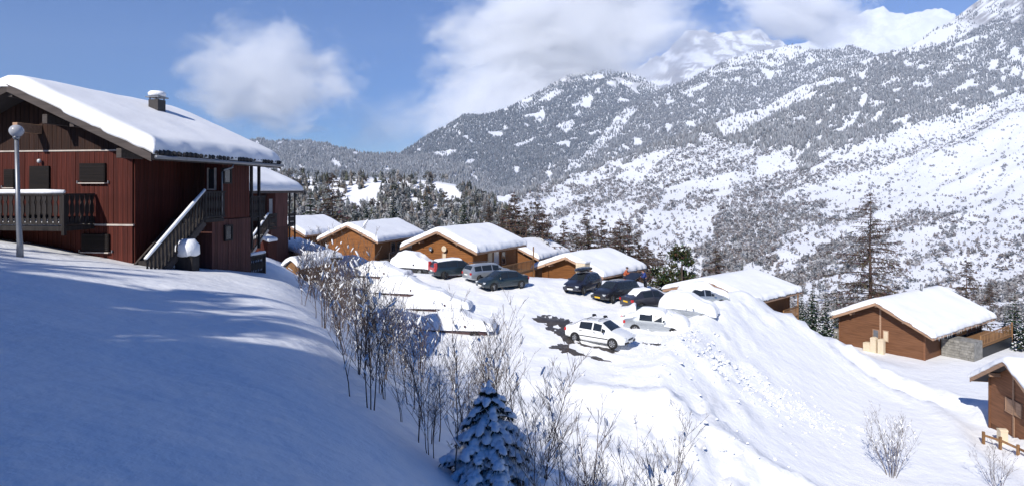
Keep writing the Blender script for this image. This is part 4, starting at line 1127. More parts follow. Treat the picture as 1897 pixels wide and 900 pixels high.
def car_section(s):
    x, zb, wb, zs, ws, zt, wt, zc = s
    mid = zb + (zs - zb) * 0.52
    half = [(wb * 0.90, zb), (wb, zb + 0.10), (max(wb, ws) + 0.015, mid), (ws, zs), (wt + (ws - wt) * 0.12, zs + (zt - zs) * 0.90), (wt * 0.9, zt), (wt * 0.45, zc - 0.006), (0, zc)]
    pts = [(x, y, z) for y, z in half] + [(x, -y, z) for y, z in half[-2::-1]]
    return pts

def station_at(stn, x):
    xs = [s[0] for s in stn]
    return tuple(np.interp(x, xs, [s[k] for s in stn]) for k in range(8))

def top_height(stn, X, Y):
    xs = np.array([s[0] for s in stn]); a = np.abs(Y)
    g = lambda k: np.interp(X, xs, [s[k] for s in stn])
    zs, ws, zt, wt, zc = g(3), g(4), g(5), g(6), g(7)
    z = np.where(a < wt, zc + (zt - zc) * (a / wt) ** 2, zt + (zs - zt) * np.clip((a - wt) / np.maximum(ws - wt, .02), 0, 1))
    return np.where(a > ws, zs - (a - ws) * 1.6, z)

def snow_cover(root, stn, x0, x1, wid, T, seed, low=0.55, name='snow_cover', mind=-9):
    xs = np.linspace(x0, x1, 34); ys = np.linspace(-wid, wid, 22)
    X, Y = np.meshgrid(xs, ys)
    e = np.minimum(np.minimum(X - x0, x1 - X), wid - np.abs(Y)); k = np.clip(e / max(0.12, T * 0.8), 0, 1); prof = np.sqrt(1 - (1 - k) ** 2)
    Hh = np.maximum(top_height(stn, X, Y), low)
    # snow bridges the hollows: soften the profile along the car
    Hs = Hh.copy()
    for _ in range(3): Hs[:, 1:-1] = np.maximum(Hs[:, 1:-1], (Hs[:, :-2] + Hs[:, 1:-1] + Hs[:, 2:]) / 3)
    n = fbm(X * 1.3 + seed, Y * 1.3, 3, seed) 
    top = Hs + T * prof * (1 + 0.35 * n) + 0.005; bot = np.minimum(Hh - 0.03, top - 0.006)
    J = 0.10 * fbm(X * 2.5, Y * 2.5, 2, seed + 1) * (1 - k)
    V = np.concatenate([np.stack([X + J, Y + J, top], -1).reshape(-1, 3), np.stack([X + J, Y + J, bot], -1).reshape(-1, 3)])
    r_, c_ = X.shape; idx = np.arange(r_ * c_).reshape(r_, c_); off = r_ * c_
    ft = np.stack([idx[:-1, :-1], idx[:-1, 1:], idx[1:, 1:], idx[1:, :-1]], -1).reshape(-1, 4)
    ring = np.concatenate([idx[0, :], idx[1:, -1], idx[-1, -2::-1], idx[-2:0:-1, 0]]); nx_ = np.roll(ring, -1)
    F = np.concatenate([ft, ft[:, ::-1] + off, np.stack([nx_, ring, ring + off, nx_ + off], -1)])
    return link(bpy.data.objects.new(name, np_mesh(name, V, F, M['snow_clump'])), root)

def wheel_mesh():
    t = MB(); t.lathe([(.17, -.10), (.28, -.105), (.31, -.07), (.31, .07), (.28, .105), (.17, .10)], 22)
    tyre = t.mesh('tyre', M['tyre'], True, angle=40)
    r = MB(); r.lathe([(.02, .092), (.05, .10), (.06, .085), (.17, .095), (.20, .108), (.205, .09), (.205, -.09)], 22)
    for i in range(7):
        a = 2 * math.pi * i / 7; c, s_ = math.cos(a), math.sin(a)
        r.obox((c * .115, s_ * .115, .094), (c, s_, 0), (-s_, c, 0), (0, 0, 1), .075, .022, .012)
    rim = r.mesh('rim', M['rim'], True, angle=40)
    return tyre, rim
TYRE, RIM = wheel_mesh()

def quad_on(stn, pts, off):
    """a small panel a few mm outside the body"""
    v = [Vector(p) for p in pts]; n = (v[1] - v[0]).cross(v[2] - v[0]).normalized()
    c = sum(v, Vector()) / len(v)
    return [p + n * off for p in v], n

def make_car(name, label, kind, paint, loc, yaw, group='parked cars', plate='plate_w', pitch=0.0, roll=0.0, trim_black=False, tailgate=False, lod=1):
    root = empty(name, loc, yaw, label, 'car', group); root.rotation_euler = (roll, pitch, yaw)
    S = kind['st']; mb = MB(); K = len(car_section(S[0]))
    # refine between stations for a rounder body
    dense = []
    for i in range(len(S) - 1):
        dense.append(S[i])
        if 2 <= i <= 6: dense.append(tuple((S[i][k] + S[i+1][k]) / 2 for k in range(8)))
    dense.append(S[-1])
    vs = []; fs = []
    for s in dense: vs += car_section(s)
    for i in range(len(dense) - 1):
        for j in range(K - 1):
            fs.append((i*K+j, (i+1)*K+j, (i+1)*K+j+1, i*K+j+1))
    fs.append(tuple(range(K))); fs.append(tuple((len(dense)-1)*K + j for j in range(K-1, -1, -1)))
    for i in range(len(dense) - 1): fs.append((i*K, i*K+K-1, (i+1)*K+K-1, (i+1)*K))
    mb.add(vs, fs)
    body = mb.build('body', paint, root, True, angle=32)
    G = M['glass']
    # side windows follow the tumblehome
    def side_panel(xa, xb, ta, tb, nm, m_, sgn, parent, lift=0.012, za_cut=None):
        A = station_at(S, xa); B = station_at(S, xb)
        def pt(s, t):
            zs, ws, zt, wt = s[3], s[4], s[5], s[6]
            w2 = wt + (ws - wt) * 0.12; z2 = zs + (zt - zs) * 0.90
            return (s[0], sgn * (ws + (w2 - ws) * t + lift), zs + (z2 - zs) * t + 0.004)
        q = [pt(A, ta), pt(B, ta), pt(B, tb), pt(A, tb)]
        if sgn > 0: q = q[::-1]
        q2 = [(p[0], p[1] - sgn * 0.02, p[2]) for p in q]
        return MB().add(q + q2, [(0,1,2,3), (7,6,5,4), (0,4,5,1), (1,5,6,2), (2,6,7,3), (3,7,4,0)]).build(nm, m_, parent)
    for sgn in (-1, 1):
        for i, xa, xb in kind['side']:
            side_panel(xa, xb, 0.06, 0.93, 'side_window', G, sgn, root)
        xq = kind['side'][-1][2]
        side_panel(xq + 0.03, xq + 0.28, 0.06, 0.50, 'quarter_window', G, sgn, root)
    def top_panel(ia, ib, ta, tb, inset, nm):
        A = S[ia]; B = S[ib]
        def ptc(s0, s1, t, y):
            s = tuple(a + (b - a) * t for a, b in zip(s0, s1)); wt, zt, zc = s[6], s[5], s[7]
            w = wt * inset * y; z = zc + (zt - zc) * (abs(y) * inset) ** 2
            return Vector((s[0], w, z))
        cols = [-1, -.5, 0, .5, 1]; v = []; n = (ptc(A, B, tb, 0) - ptc(A, B, ta, 0)).cross(Vector((0, 1, 0))).normalized()
        if n.z < 0: n = -n
        for t in (ta, tb):
            for y in cols: v.append(ptc(A, B, t, y) + n * 0.012)
        for t in (ta, tb):
            for y in cols: v.append(ptc(A, B, t, y) - n * 0.01)
        f = [(j, j+1, 5+j+1, 5+j) for j in range(4)] + [(15+j, 15+j+1, 10+j+1, 10+j) for j in range(4)] + [(j, 10+j, 11+j, j+1) for j in range(4)] + [(5+j, 6+j, 16+j, 15+j) for j in range(4)] + [(0, 5, 15, 10), (4, 14, 19, 9)]
        return MB().add(v, f).build(nm, G, root, True, angle=30)
    top_panel(kind['shield'], kind['shield'] + 1, 0.06, 0.94, 0.90, 'windscreen')
    if not tailgate: top_panel(kind['rear'], kind['rear'] + 1, 0.12, 0.92, 0.90, 'rear_window')
    # bumpers, lights, plates, sill strips, mirrors, handles
    tb = M['black'] if trim_black else paint
    xr, xf = S[0][0], S[-1][0]
    MB().box(xf - 0.20, xf + 0.015, -.70, .70, .30, .47).build('front_bumper', tb, root, bevel=0.04)
    MB().box(xr - 0.02, xr + 0.22, -.72, .72, .32, .52).build('rear_bumper', tb, root, bevel=0.04)
    MB().box(xf - 0.06, xf + 0.022, -.34, .34, .50, .60).build('grille', M['black'], root, bevel=0.01)
    for sgn in (-1, 1):
        MB().obox((xf - 0.10, sgn * .56, .63), (1, sgn * .35 * -1, 0), (sgn * .35, 1, 0), (0, 0, 1), .09, .15, .065).build('headlight', M['lamp_clear'], root, bevel=0.02)
        MB().box(xr - 0.012, xr + 0.16, sgn * .70 - .11, sgn * .70 + .09, .66, .86).build('tail_light', M['lamp_red'], root, bevel=0.02)
        sA = station_at(S, kind['shield'] and S[kind['shield']][0] + 0.28)
        MB().box(S[kind['shield']][0] + 0.22, S[kind['shield']][0] + 0.34, sgn * .98 - .09, sgn * .98 + .07, .92, 1.05).build('mirror', tb, root, bevel=0.025)
        for i, xa, xb in kind['side'][-2:]:
            MB().box(xa + 0.04, xa + 0.22, sgn * .872 - .012, sgn * .872 + .012, .80, .83).build('door_handle', tb, root)
        MB().box(-1.0, 1.0, sgn * .868 - .015, sgn * .868 + .015, .50, .55).build('side_strip', M['black'] if trim_black else paint, root)
        for x in kind['wheels']:
            arch = MB()
            for q in range(9):
                a0 = math.pi * q / 9; a1 = math.pi * (q + 1) / 9
                p0 = Vector((x + .36 * math.cos(a0), sgn * .862, .31 + .36 * math.sin(a0))); p1 = Vector((x + .36 * math.cos(a1), sgn * .862, .31 + .36 * math.sin(a1)))
                arch.beam(p0, p1, 0.05, 0.03, (0, 1, 0))
            dk = MB().lathe([(0.02, 0), (.355, 0), (.355, .012), (.02, .012)], 20).build('wheel_arch', M['black'], root); dk.location = (x, sgn * .858, .31); dk.rotation_euler = (math.radians(90 if sgn < 0 else -90), 0, 0)
            w = bpy.data.objects.new('wheel', TYRE); link(w, root); w.location = (x, sgn * .80, .31); w.rotation_euler = (math.radians(90 if sgn < 0 else -90), 0, random.uniform(0, 1))
            rm = bpy.data.objects.new('rim', RIM); link(rm, w)
    MB().box(xf + 0.012, xf + 0.03, -.26, .26, .36, .47).build('number_plate', M[plate], root)
    MB().box(xr - 0.04, xr - 0.01, -.26, .26, .60, .71).build('number_plate', M[plate], root)
    if tailgate:
        # tailgate swung up about the rear roof edge
        s2 = S[kind['rear'] + 1]
        tg = MB(); hx = s2[0]; hz = s2[5]
        tg.obox((hx - 0.50, 0, hz + 0.22), Vector((-0.92, 0, 0.38)).normalized(), (0, 1, 0), Vector((0.38, 0, 0.92)).normalized(), .55, .60, .04)
        t = tg.build('tailgate', paint, root, bevel=0.03)
        MB().obox((hx - 0.40, 0, hz + 0.13), Vector((-0.92, 0, 0.38)).normalized(), (0, 1, 0), Vector((0.38, 0, 0.92)).normalized(), .36, .50, .02).build('rear_window', G, t)
        MB().box(S[kind['rear']][0] - 0.02, hx + 0.1, -.55, .55, .62, s2[5] - 0.12).build('boot_opening', M['black'], root)
    return root

def put(px, py, d):
    p = P(px, py, d); return Vector((p.x, p.y, gz(p.x, p.y)))
R_ = math.radians
# 1 the white saloon in the middle of the car park
q = ground_hit(1112, 637)
c = make_car('car', 'white saloon car with empty roof bars parked alone on the cleared patch', SEDAN, PAINT['white'], q + Vector((0, 0.3, 0.02)), R_(-36), trim_black=True)
for x in (-0.55, 0.25):
    bar = MB().tube([(x, -.62, 1.50), (x, -.58, 1.57), (x, .58, 1.57), (x, .62, 1.50)], 0.022, 8).build('roof_bar', M['metal'], c, True)
    MB().box(x - 0.10, x + 0.10, .20, .42, 1.58, 1.70).build('ski_clamp', M['black'], bar, bevel=0.02)
# 2, 3, 4 snowed-in cars behind it
q = put(1216, 600, 41.0); c = make_car('car', 'white car with thick snow on roof and bonnet behind the white saloon', SEDAN, PAINT['silver'], q - Vector((0, 0, .30)), R_(-24))
snow_cover(c, SEDAN['st'], -2.1, 0.75, .66, .24, 31, name='roof_snow'); snow_cover(c, SEDAN['st'], 0.7, 2.3, .95, .40, 32, name='bonnet_snow')
q = put(1274, 583, 43.5); c = make_car('car', 'car almost wholly under snow, only a strip of side window and door showing', HATCH, PAINT['silver'], q - Vector((0, 0, .30)), R_(-30))
snow_cover(c, HATCH['st'], -2.05, 2.15, .86, .46, 33)
q = put(1205, 575, 43.6); c = make_car('car', 'dark green car wedged between the grey saloon and the snowed-in cars', SEDAN, PAINT['green'], q - Vector((0, 0, .72)), R_(-12))
snow_cover(c, SEDAN['st'], 0.6, 2.2, .85, .30, 34, name='bonnet_snow'); snow_cover(c, SEDAN['st'], -2.2, -1.0, .85, .30, 35, name='boot_snow')
# 5 hatch with roof box, 6 dark car with raised tailgate, 7 dark grey saloon, 8 silver under snow
q = put(1080, 543, 49.5); c = make_car('car', 'dark navy hatchback carrying a black roof box', HATCH, PAINT['navy'], q, R_(-128))
bx = MB(); 
prof = [(-1.0, .03, .30), (-.9, .16, .40), (-.4, .24, .42), (.4, .22, .40), (.85, .12, .32), (1.0, .03, .2)]
vs = []; fs = []
for x, hh, w in prof:
    for t in np.linspace(0, 2 * math.pi, 14, endpoint=False):
        vs.append((x, w * math.copysign(abs(math.cos(t)) ** .6, math.cos(t)), 1.80 + hh * .8 * math.copysign(abs(math.sin(t)) ** .6, math.sin(t))))
for i in range(len(prof) - 1):
    for j in range(14): fs.append((i*14+j, i*14+(j+1) % 14, (i+1)*14+(j+1) % 14, (i+1)*14+j))
fs += [tuple(range(13, -1, -1)), tuple((len(prof)-1)*14+j for j in range(14))]
bx.add(vs, fs); rb_ = bx.build('roof_box', PAINT['black'], c, True, angle=40)
for x in (-.5, .4): MB().tube([(x, -.6, 1.50), (x, -.56, 1.59), (x, .56, 1.59), (x, .6, 1.50)], .022, 6).build('roof_bar', M['black'], c)
q = put(1140, 549, 48.0); CAR6 = make_car('car', 'black hatchback with yellow plate and its tailgate raised', ESTATE, PAINT['black'], q, R_(-138), plate='plate_y', tailgate=True)
q = put(1200, 556, 46.0); c = make_car('car', 'dark grey saloon with yellow rear plate and snow on its rear window', SEDAN, PAINT['grey'], q, R_(27), plate='plate_y')
snow_cover(c, SEDAN['st'], -1.55, -0.1, .52, .08, 36, name='roof_snow')
q = put(1300, 560, 47.0); c = make_car('car', 'silver car with heaped snow on its roof at the far right of the row', HATCH, PAINT['silver'], q - Vector((0, 0, .1)), R_(8))
snow_cover(c, HATCH['st'], -1.9, 2.05, .66, .42, 37, mind=.8)
# 10, 11, 12 the group before the dish chalet, 13 the buried one beside it
q = put(843, 511, 52.5); c = make_car('car', 'dark estate with bright red tail and a little snow on its roof', ESTATE, PAINT['teal'], q, R_(28))
MB().box(-2.23, -1.95, -.82, -.60, .60, 1.36).box(-2.23, -1.95, .60, .82, .60, 1.36).build('tail_panel', PAINT['bright_red'], c, bevel=0.04)
MB().box(-2.225, -2.12, -.60, .60, .62, .95).build('tail_panel', PAINT['bright_red'], c, bevel=0.02)
snow_cover(c, ESTATE['st'], -1.8, 0.5, .55, .10, 38, name='roof_snow')
q = put(905, 517, 51.5); c = make_car('car', 'silver estate car parked tail towards us by the wooden deck', ESTATE, PAINT['silver'], q, R_(33))
for sg in (-1, 1): MB().tube([(-1.7, sg * .55, 1.48), (-1.6, sg * .55, 1.57), (.2, sg * .55, 1.57), (.3, sg * .55, 1.48)], .018, 6).build('roof_rail', M['metal'], c)
q = put(931, 522, 49.2); c = make_car('car', 'dark blue-grey saloon parked nose towards us beside the silver estate', SEDAN, PAINT['teal'], q, R_(-148))
q = put(766, 496, 56.0); c = make_car('car', 'car under a smooth dome of snow left of the red-tailed estate', HATCH, PAINT['black'], q - Vector((0, 0, .1)), R_(-24))
snow_cover(c, HATCH['st'], -2.3, 2.4, .98, .55, 39, low=.70)
# 14 red car by the far chalet
p = P(566, 455, 70); q = Vector((p.x, p.y, gz(p.x, p.y))); c = make_car('car', 'red car half hidden beside the second red house', HATCH, PAINT['bright_red'], q, R_(-10))
snow_cover(c, HATCH['st'], -1.9, 2.0, .84, .35, 40, low=.8)
# 15 the row buried along the foot of the bank
for i, (px, py, d, yw, lab) in enumerate(((846, 612, 39.0, -6, 'snow buried dark red car at the foot of the bank, nearest of the row'), (812, 580, 43.0, -4, 'snow buried dark red car, second of the row below the bank'),
                                          (752, 566, 46.5, -12, 'snow buried dark red car, third of the row below the bank'), (706, 540, 51.0, -14, 'snow buried dark red car, fourth of the row behind the saplings'), (655, 512, 57.0, -14, 'snow buried dark car, farthest of the row behind the saplings'))):
    q = put(px, py, d); kd = (SEDAN, HATCH, ESTATE)[i % 3]
    c = make_car('car', lab, kd, PAINT['red'], q - Vector((0, 0, .58)), R_(yw), group='cars buried below the bank')
    x0 = kd['st'][0][0] - .12; x1 = kd['st'][-1][0] + .15
    snow_cover(c, kd['st'], x0 - .3, x1 + .3, 1.02, .40, 50 + i, low=.74)

# ------------------------------------------------------------------ two people unloading behind the black car
def skin_mesh(name, pts, edges, rad, matl, root_i=0, sub=1):
    me = bpy.data.meshes.new(name); me.from_pydata([tuple(p) for p in pts], edges, [])
    o = bpy.data.objects.new(name, me); COL.objects.link(o)
    o.modifiers.new('skin', 'SKIN')
    sv = me.skin_vertices[0].data
    for i, r in enumerate(rad): sv[i].radius = (r, r) if not isinstance(r, tuple) else r; sv[i].use_root = (i == root_i)
    sb = o.modifiers.new('sub', 'SUBSURF'); sb.levels = sub; sb.render_levels = sub
    dg = bpy.context.evaluated_depsgraph_get(); dg.update()
    m2 = bpy.data.meshes.new_from_object(o.evaluated_get(dg))
    COL.objects.unlink(o); bpy.data.objects.remove(o)
    m2.materials.clear(); m2.materials.append(matl)
    m2.polygons.foreach_set('use_smooth', np.full(len(m2.polygons), True))
    m2.name = name
    return m2

def person(label, loc, yaw, jacket, trousers, hair, bend=0.25, reach=0.5, h=1.72):
    root = empty('person', loc, yaw, label, 'person', 'people at the open boot')
    k = h / 1.72; b = bend
    pel = Vector((0, 0, .95)); chest = Vector((b * .40, 0, 1.36)); neck = Vector((b * .55, 0, 1.48)); head = Vector((b * .66, 0, 1.62)); crown = Vector((b * .68, 0, 1.70))
    J = [pel, Vector((b * .2, 0, 1.15)), chest, neck, head, crown]; E = [(0, 1), (1, 2), (2, 3), (3, 4), (4, 5)]; Rr = [.15, .14, (.17, .12), .055, .095, .07]
    def add(p, par, r): J.append(Vector(p)); E.append((par, len(J) - 1)); Rr.append(r); return len(J) - 1
    arms = []
    for s in (-1, 1):
        sh_ = add((chest.x, s * .19, 1.41), 2, .06); el = add((chest.x + .10 + reach * .12, s * .25, 1.14), sh_, .045); wr = add((chest.x + .16 + reach * .38, s * .20, 1.10 + reach * .08), el, .032)
        pm = add((J[wr].x + .07, s * .19, J[wr].z), wr, .036)
        for f in range(4): 
            a = add((J[pm].x + .05, s * (.16 + f * .022), J[pm].z - .005), pm, .011); add((J[a].x + .035, J[a].y, J[a].z - .022), a, .009)
        t = add((J[wr].x + .05, s * .145, J[wr].z + .015), wr, .012); add((J[t].x + .03, J[t].y - s * .01, J[t].z - .01), t, .009)
        hip = add((0, s * .09, .90), 0, .10); kn = add((.03, s * .11, .50), hip, .068); an = add((-.02, s * .12, .09), kn, .045); add((.14, s * .13, .04), an, .04)
        arms.append((sh_, el, wr, hip, kn, an))
    body = skin_mesh('body', [p * k for p in J], E, [tuple(x * k for x in r) if isinstance(r, tuple) else r * k for r in Rr], M['skin'])
    link(bpy.data.objects.new('body', body), root)
    a, c_ = arms
    pts = [J[0] + Vector((0, 0, -.05)), J[1], J[2], J[3] - Vector((0, 0, .03))] + [J[i] for i in (a[0], a[1], a[2], c_[0], c_[1], c_[2])]
    me = skin_mesh('jacket', [p * k for p in pts], [(0, 1), (1, 2), (2, 3), (2, 4), (4, 5), (5, 6), (2, 7), (7, 8), (8, 9)], [.185, .175, (.205, .155), .085, .085, .068, .052, .085, .068, .052], jacket)
    link(bpy.data.objects.new('jacket', me), root)
    pts = [J[0] + Vector((0, 0, .02))] + [J[i] for i in (a[3], a[4], a[5], c_[3], c_[4], c_[5])]
    me = skin_mesh('trousers', [p * k for p in pts], [(0, 1), (1, 2), (2, 3), (0, 4), (4, 5), (5, 6)], [.17, .12, .088, .07, .12, .088, .07], trousers)
    link(bpy.data.objects.new('trousers', me), root)
    hm = MB().lathe([(.04, -.02), (.108, .0), (.112, .05), (.09, .10), (.02, .125)], 14, (head.x * k - .018, 0, head.z * k)).build('hair', hair, root, True)
    for s in (-1, 1): MB().lathe([(.004, -.012), (.012, 0), (.004, .012)], 8, (head.x * k + .088, s * .034, head.z * k)).build('eye', M['black'], root, True)
    MB().obox((head.x * k + .105, 0, head.z * k - .025), (1, 0, 0), (0, 1, 0), (0, 0, 1), .018, .014, .026).build('nose', M['skin'], root, bevel=.006)
    return root
M['skin'] = mat('skin', (0.48, 0.27, 0.19), 0.6, 0.05)
M['blue_cloth'] = mat('blue_jacket', (0.035, 0.06, 0.22), 0.85, 0.1)
M['orange_cloth'] = mat('orange_jacket', (0.42, 0.10, 0.045), 0.85, 0.1)
M['dark_cloth'] = mat('dark_trousers', (0.03, 0.03, 0.04), 0.9, 0.1)
M['hair_brown'] = mat('brown_hair', (0.05, 0.03, 0.02), 0.8, 0.2)
q = put(1196, 536, 50.6); person('person in a blue jacket standing at the raised tailgate', q, R_(200), M['blue_cloth'], M['dark_cloth'], M['hair_brown'], .45, .7)
q = put(1157, 535, 51.3); person('person in an orange jacket bending behind the black hatchback', q, R_(-20), M['orange_cloth'], M['dark_cloth'], M['hair_brown'], .35, .5)
# ------------------------------------------------------------------ trees and shrubs near by
def tris_mesh(name, tris, cols, matl):
    V = np.array(tris, np.float32).reshape(-1, 3); F = np.arange(len(V)).reshape(-1, 3)
    return np_mesh(name, V, F, matl, False, np.repeat(np.array(cols, np.float32), 3, axis=0))

def spruce_meshes(seed, h=10.0, rad=2.2, whorls=17, per=9, snowy=0.5, green=(0.026, 0.040, 0.026)):
    r = random.Random(seed); T = []; C = []
    snow = (0.78, 0.79, 0.82)
    for w in range(whorls):
        t = (w + 0.3) / whorls; z = h * (0.07 + 0.91 * t); L0 = rad * (1 - t) ** 0.8 + 0.12
        for b in range(per - int(3 * t)):
            a = 6.283 * b / (per - int(3 * t)) + r.uniform(-.3, .3) + w; L = L0 * r.uniform(.65, 1.15)
            d = Vector((math.cos(a), math.sin(a), 0)); sd = Vector((-d.y, d.x, 0)); droop = r.uniform(.25, .5)
            n = 5
            z0 = z + r.uniform(-.15, .15) * h / whorls
            for i in range(n):
                u = (i + 0.4) / n; c = d * (L * u) + Vector((0, 0, z0 + 0.12 * L * u - droop * L * u * u))
                wd = L * 0.34 * (1 - 0.55 * u) * r.uniform(.7, 1.2)
                sn = r.random() < snowy
                g = tuple(x * r.uniform(.6, 1.5) for x in green)
                for s in (-1, 1):
                    tip = c + sd * (s * wd) + d * (L * .16) + Vector((0, 0, -wd * r.uniform(.25, .6)))
                    A = c + d * (-L * .07); B = c + d * (L * .15)
                    T.append((A, B, tip)); C.append(g)
                    m_ = c + d * (L * .05); T.append((m_, m_ + d * (L * .10) + Vector((0, 0, -wd * r.uniform(.5, .9))), tip)); C.append(g)
                    if sn:
                        o = Vector((0, 0, .05 + .02 * L))
                        T.append((A + o, B + o, c + (tip - c) * .8 + o)); C.append(tuple(x * r.uniform(.9, 1.03) for x in snow))
            tip = d * L + Vector((0, 0, z0 + .12 * L - droop * L)); c = d * (L * .8) + Vector((0, 0, z0 + .1 * L - droop * L * .64))
            T.append((c + sd * (L * .06), c - sd * (L * .06), tip)); C.append(tuple(x * r.uniform(.6, 1.5) for x in green))
    crown = tris_mesh('crown', [v for t in T for v in t], C, M['forest'])
    trunk = MB().tube([(0, 0, -0.5), (0, 0, h * .5), (0, 0, h * .99)], [h * .018, h * .011, .015], 8).mesh('trunk', M['bark'], True)
    return trunk, crown

def larch_meshes(seed, h=10.0, rad=2.6, n=110, fat=1.0):
    r = random.Random(seed); T = []; C = []; wood_ = MB()
    lean = r.uniform(-.02, .02)
    axis = lambda z: Vector((lean * z + .04 * math.sin(z * 1.3 + seed), .04 * math.cos(z * 1.1), z))
    wood_.tube([axis(h * t) - Vector((0, 0, .5 if t == 0 else 0)) for t in (0, .15, .35, .6, .8, 1.0)], [h * .017, h * .0145, h * .011, h * .0065, h * .003, .008], 8)
    trunk = wood_.mesh('trunk', M['bark_larch'], True)
    br = MB(); brown = (0.092, 0.068, 0.055)
    for i in range(n):
        t = r.random() ** .85; z = h * (.13 + .85 * t); L = (rad * (1 - t) ** .75 + .15) * r.uniform(.45, 1.2)
        if r.random() < .12: L *= 1.3
        a = r.uniform(0, 6.283); d = Vector((math.cos(a), math.sin(a), 0)); sd = Vector((-d.y, d.x, 0)); dr = r.uniform(.15, .55) * (1.1 - t)
        pts = [axis(z) + d * (L * u) + sd * (L * .05 * math.sin(u * 5 + i)) + Vector((0, 0, .10 * L * u - dr * L * u * u + .16 * L * max(0, u - .65))) for u in (0, .25, .5, .75, 1.0)]
        br.tube(pts, [fat * (.012 + .012 * L), fat * (.010 + .009 * L), fat * (.007 + .006 * L), fat * (.006 + .003 * L), .005], 4, False)
        for j in range(int(9 + L * 8)):
            u = r.uniform(.12, 1.0); k = min(3, int(u * 4)); f = u * 4 - k; c = pts[k].lerp(pts[k+1], f)
            l = r.uniform(.14, .42) * (0.5 + .35 * L) * (1.1 - .5 * u)
            v = (sd * r.uniform(-1, 1) + d * r.uniform(.1, .8) + Vector((0, 0, r.uniform(-.9, .25)))).normalized() * l
            w = v.cross(Vector((r.uniform(-1, 1), r.uniform(-1, 1), r.uniform(-1, 1)))).normalized() * (.016 + .008 * L) * fat
            T.append((c + w, c - w, c + v)); C.append(tuple(x * r.uniform(.6, 1.4) for x in brown))
            for q in range(2):
                m_ = c + v * r.uniform(.3, .8); v2 = (v.normalized() + Vector((r.uniform(-1, 1), r.uniform(-1, 1), r.uniform(-1, .5)))).normalized() * l * .5; w2 = w * .8
                T.append((m_ + w2, m_ - w2, m_ + v2)); C.append(tuple(x * r.uniform(.6, 1.4) for x in brown))
        if r.random() < .12:
            c = pts[2] + Vector((0, 0, .03)); T.append((c + d * .15 * L, c - d * .12 * L + sd * .05, c - d * .1 * L - sd * .06)); C.append((.75, .76, .80))
    return trunk, br.mesh('branches', M['bark_larch'], True), tris_mesh('twigs', [v for t in T for v in t], C, M['forest'])

def pine_meshes(seed, h=8.0):
    r = random.Random(seed); T = []; C = []; lim = MB()
    top = Vector((.25 * h * r.uniform(-.3, .3), 0, h * .9))
    trunk = MB().tube([(0, 0, -.5), top * .4 + Vector((.1, 0, 0)), top * .75, top], [h * .026, h * .02, h * .012, .02], 8).mesh('trunk', M['bark'], True)
    for i in range(26):
        t = r.uniform(.28, 1.0); c0 = top * t; a = r.uniform(0, 6.283); L = h * r.uniform(.12, .30) * (1.15 - .6 * t)
        e = c0 + Vector((math.cos(a) * L, math.sin(a) * L, L * r.uniform(.1, .5)))
        lim.tube([c0, c0.lerp(e, .5) - Vector((0, 0, .05 * L)), e], [.012 * h * .5, .006 * h * .5, .01], 5, False)
        for k in range(5):
            cc = c0.lerp(e, r.uniform(.5, 1.1)) + Vector((r.uniform(-.3, .3), r.uniform(-.3, .3), r.uniform(-.1, .25))) * h * .09
            for j in range(26):
                v = Vector((r.gauss(0, 1), r.gauss(0, 1), r.gauss(.3, .8))).normalized(); p = cc + v * r.uniform(.0, .055) * h; s = h * r.uniform(.014, .03)
                w = v.cross(Vector((r.gauss(0, 1), r.gauss(0, 1), r.gauss(0, 1)))).normalized() * s * .5
                sn = v.z > .5 and r.random() < .25
                T.append((p + w, p - w, p + v * s * 1.6)); C.append((.76, .77, .80) if sn else tuple(x * r.uniform(.55, 1.6) for x in (0.048, 0.058, 0.026)))
    return trunk, lim.mesh('limbs', M['bark'], True), tris_mesh('crown', [v for t in T for v in t], C, M['forest'])

def plant(name, label, cat, loc, parts, scale=1.0, rz=0.0, group=None):
    o = empty(name, loc, rz, label, cat, group); o.scale = (scale, scale, scale)
    for me in parts:
        q_ = link(bpy.data.objects.new(me.name.split('.')[0], me), o)
        if q_.name.split('.')[0] in ('snow_lumps', 'twigs', 'branches', 'limbs', 'crown'): q_['kind'] = 'stuff'
    return o

def stand(px, py, d):
    p = P(px, py, d); return Vector((p.x, p.y, p.z))

SPR = [spruce_meshes(100 + i, 10.0, (1.9, 2.3, 1.6)[i % 3], 17, 9, (.5, .65, .45, .3)[i % 4]) for i in range(4)]
LAR = [larch_meshes(200 + i, 10.0, (2.9, 2.4, 3.3)[i % 3], 150, 1.5) for i in range(3)] + [larch_meshes(209, 10.0, 3.8, 150, 0.75)]
PIN = [pine_meshes(300 + i) for i in range(2)]

def tree_at(kind, px_base, py_base, py_top, d, label, group, rz=0.0, var=0, cat='tree', name=None):
    loc = stand(px_base, py_base, d); hh = (py_base - py_top) / FPX * d
    g = gz(loc.x, loc.y) if loc.y < 120 and abs(loc.x) < 65 else loc.z
    extra = max(0.0, loc.z - g); loc.z = min(loc.z, g); hh += extra
    parts, nh, nm = {'spruce': (SPR[var % 4], 10.0, 'spruce_tree'), 'larch': (LAR[var % 4], 10.0, 'larch_tree'), 'pine': (PIN[var % 2], 8.0, 'pine_tree')}[kind]
    return plant(name or nm, label, cat, loc, parts, hh / nh, rz, group)

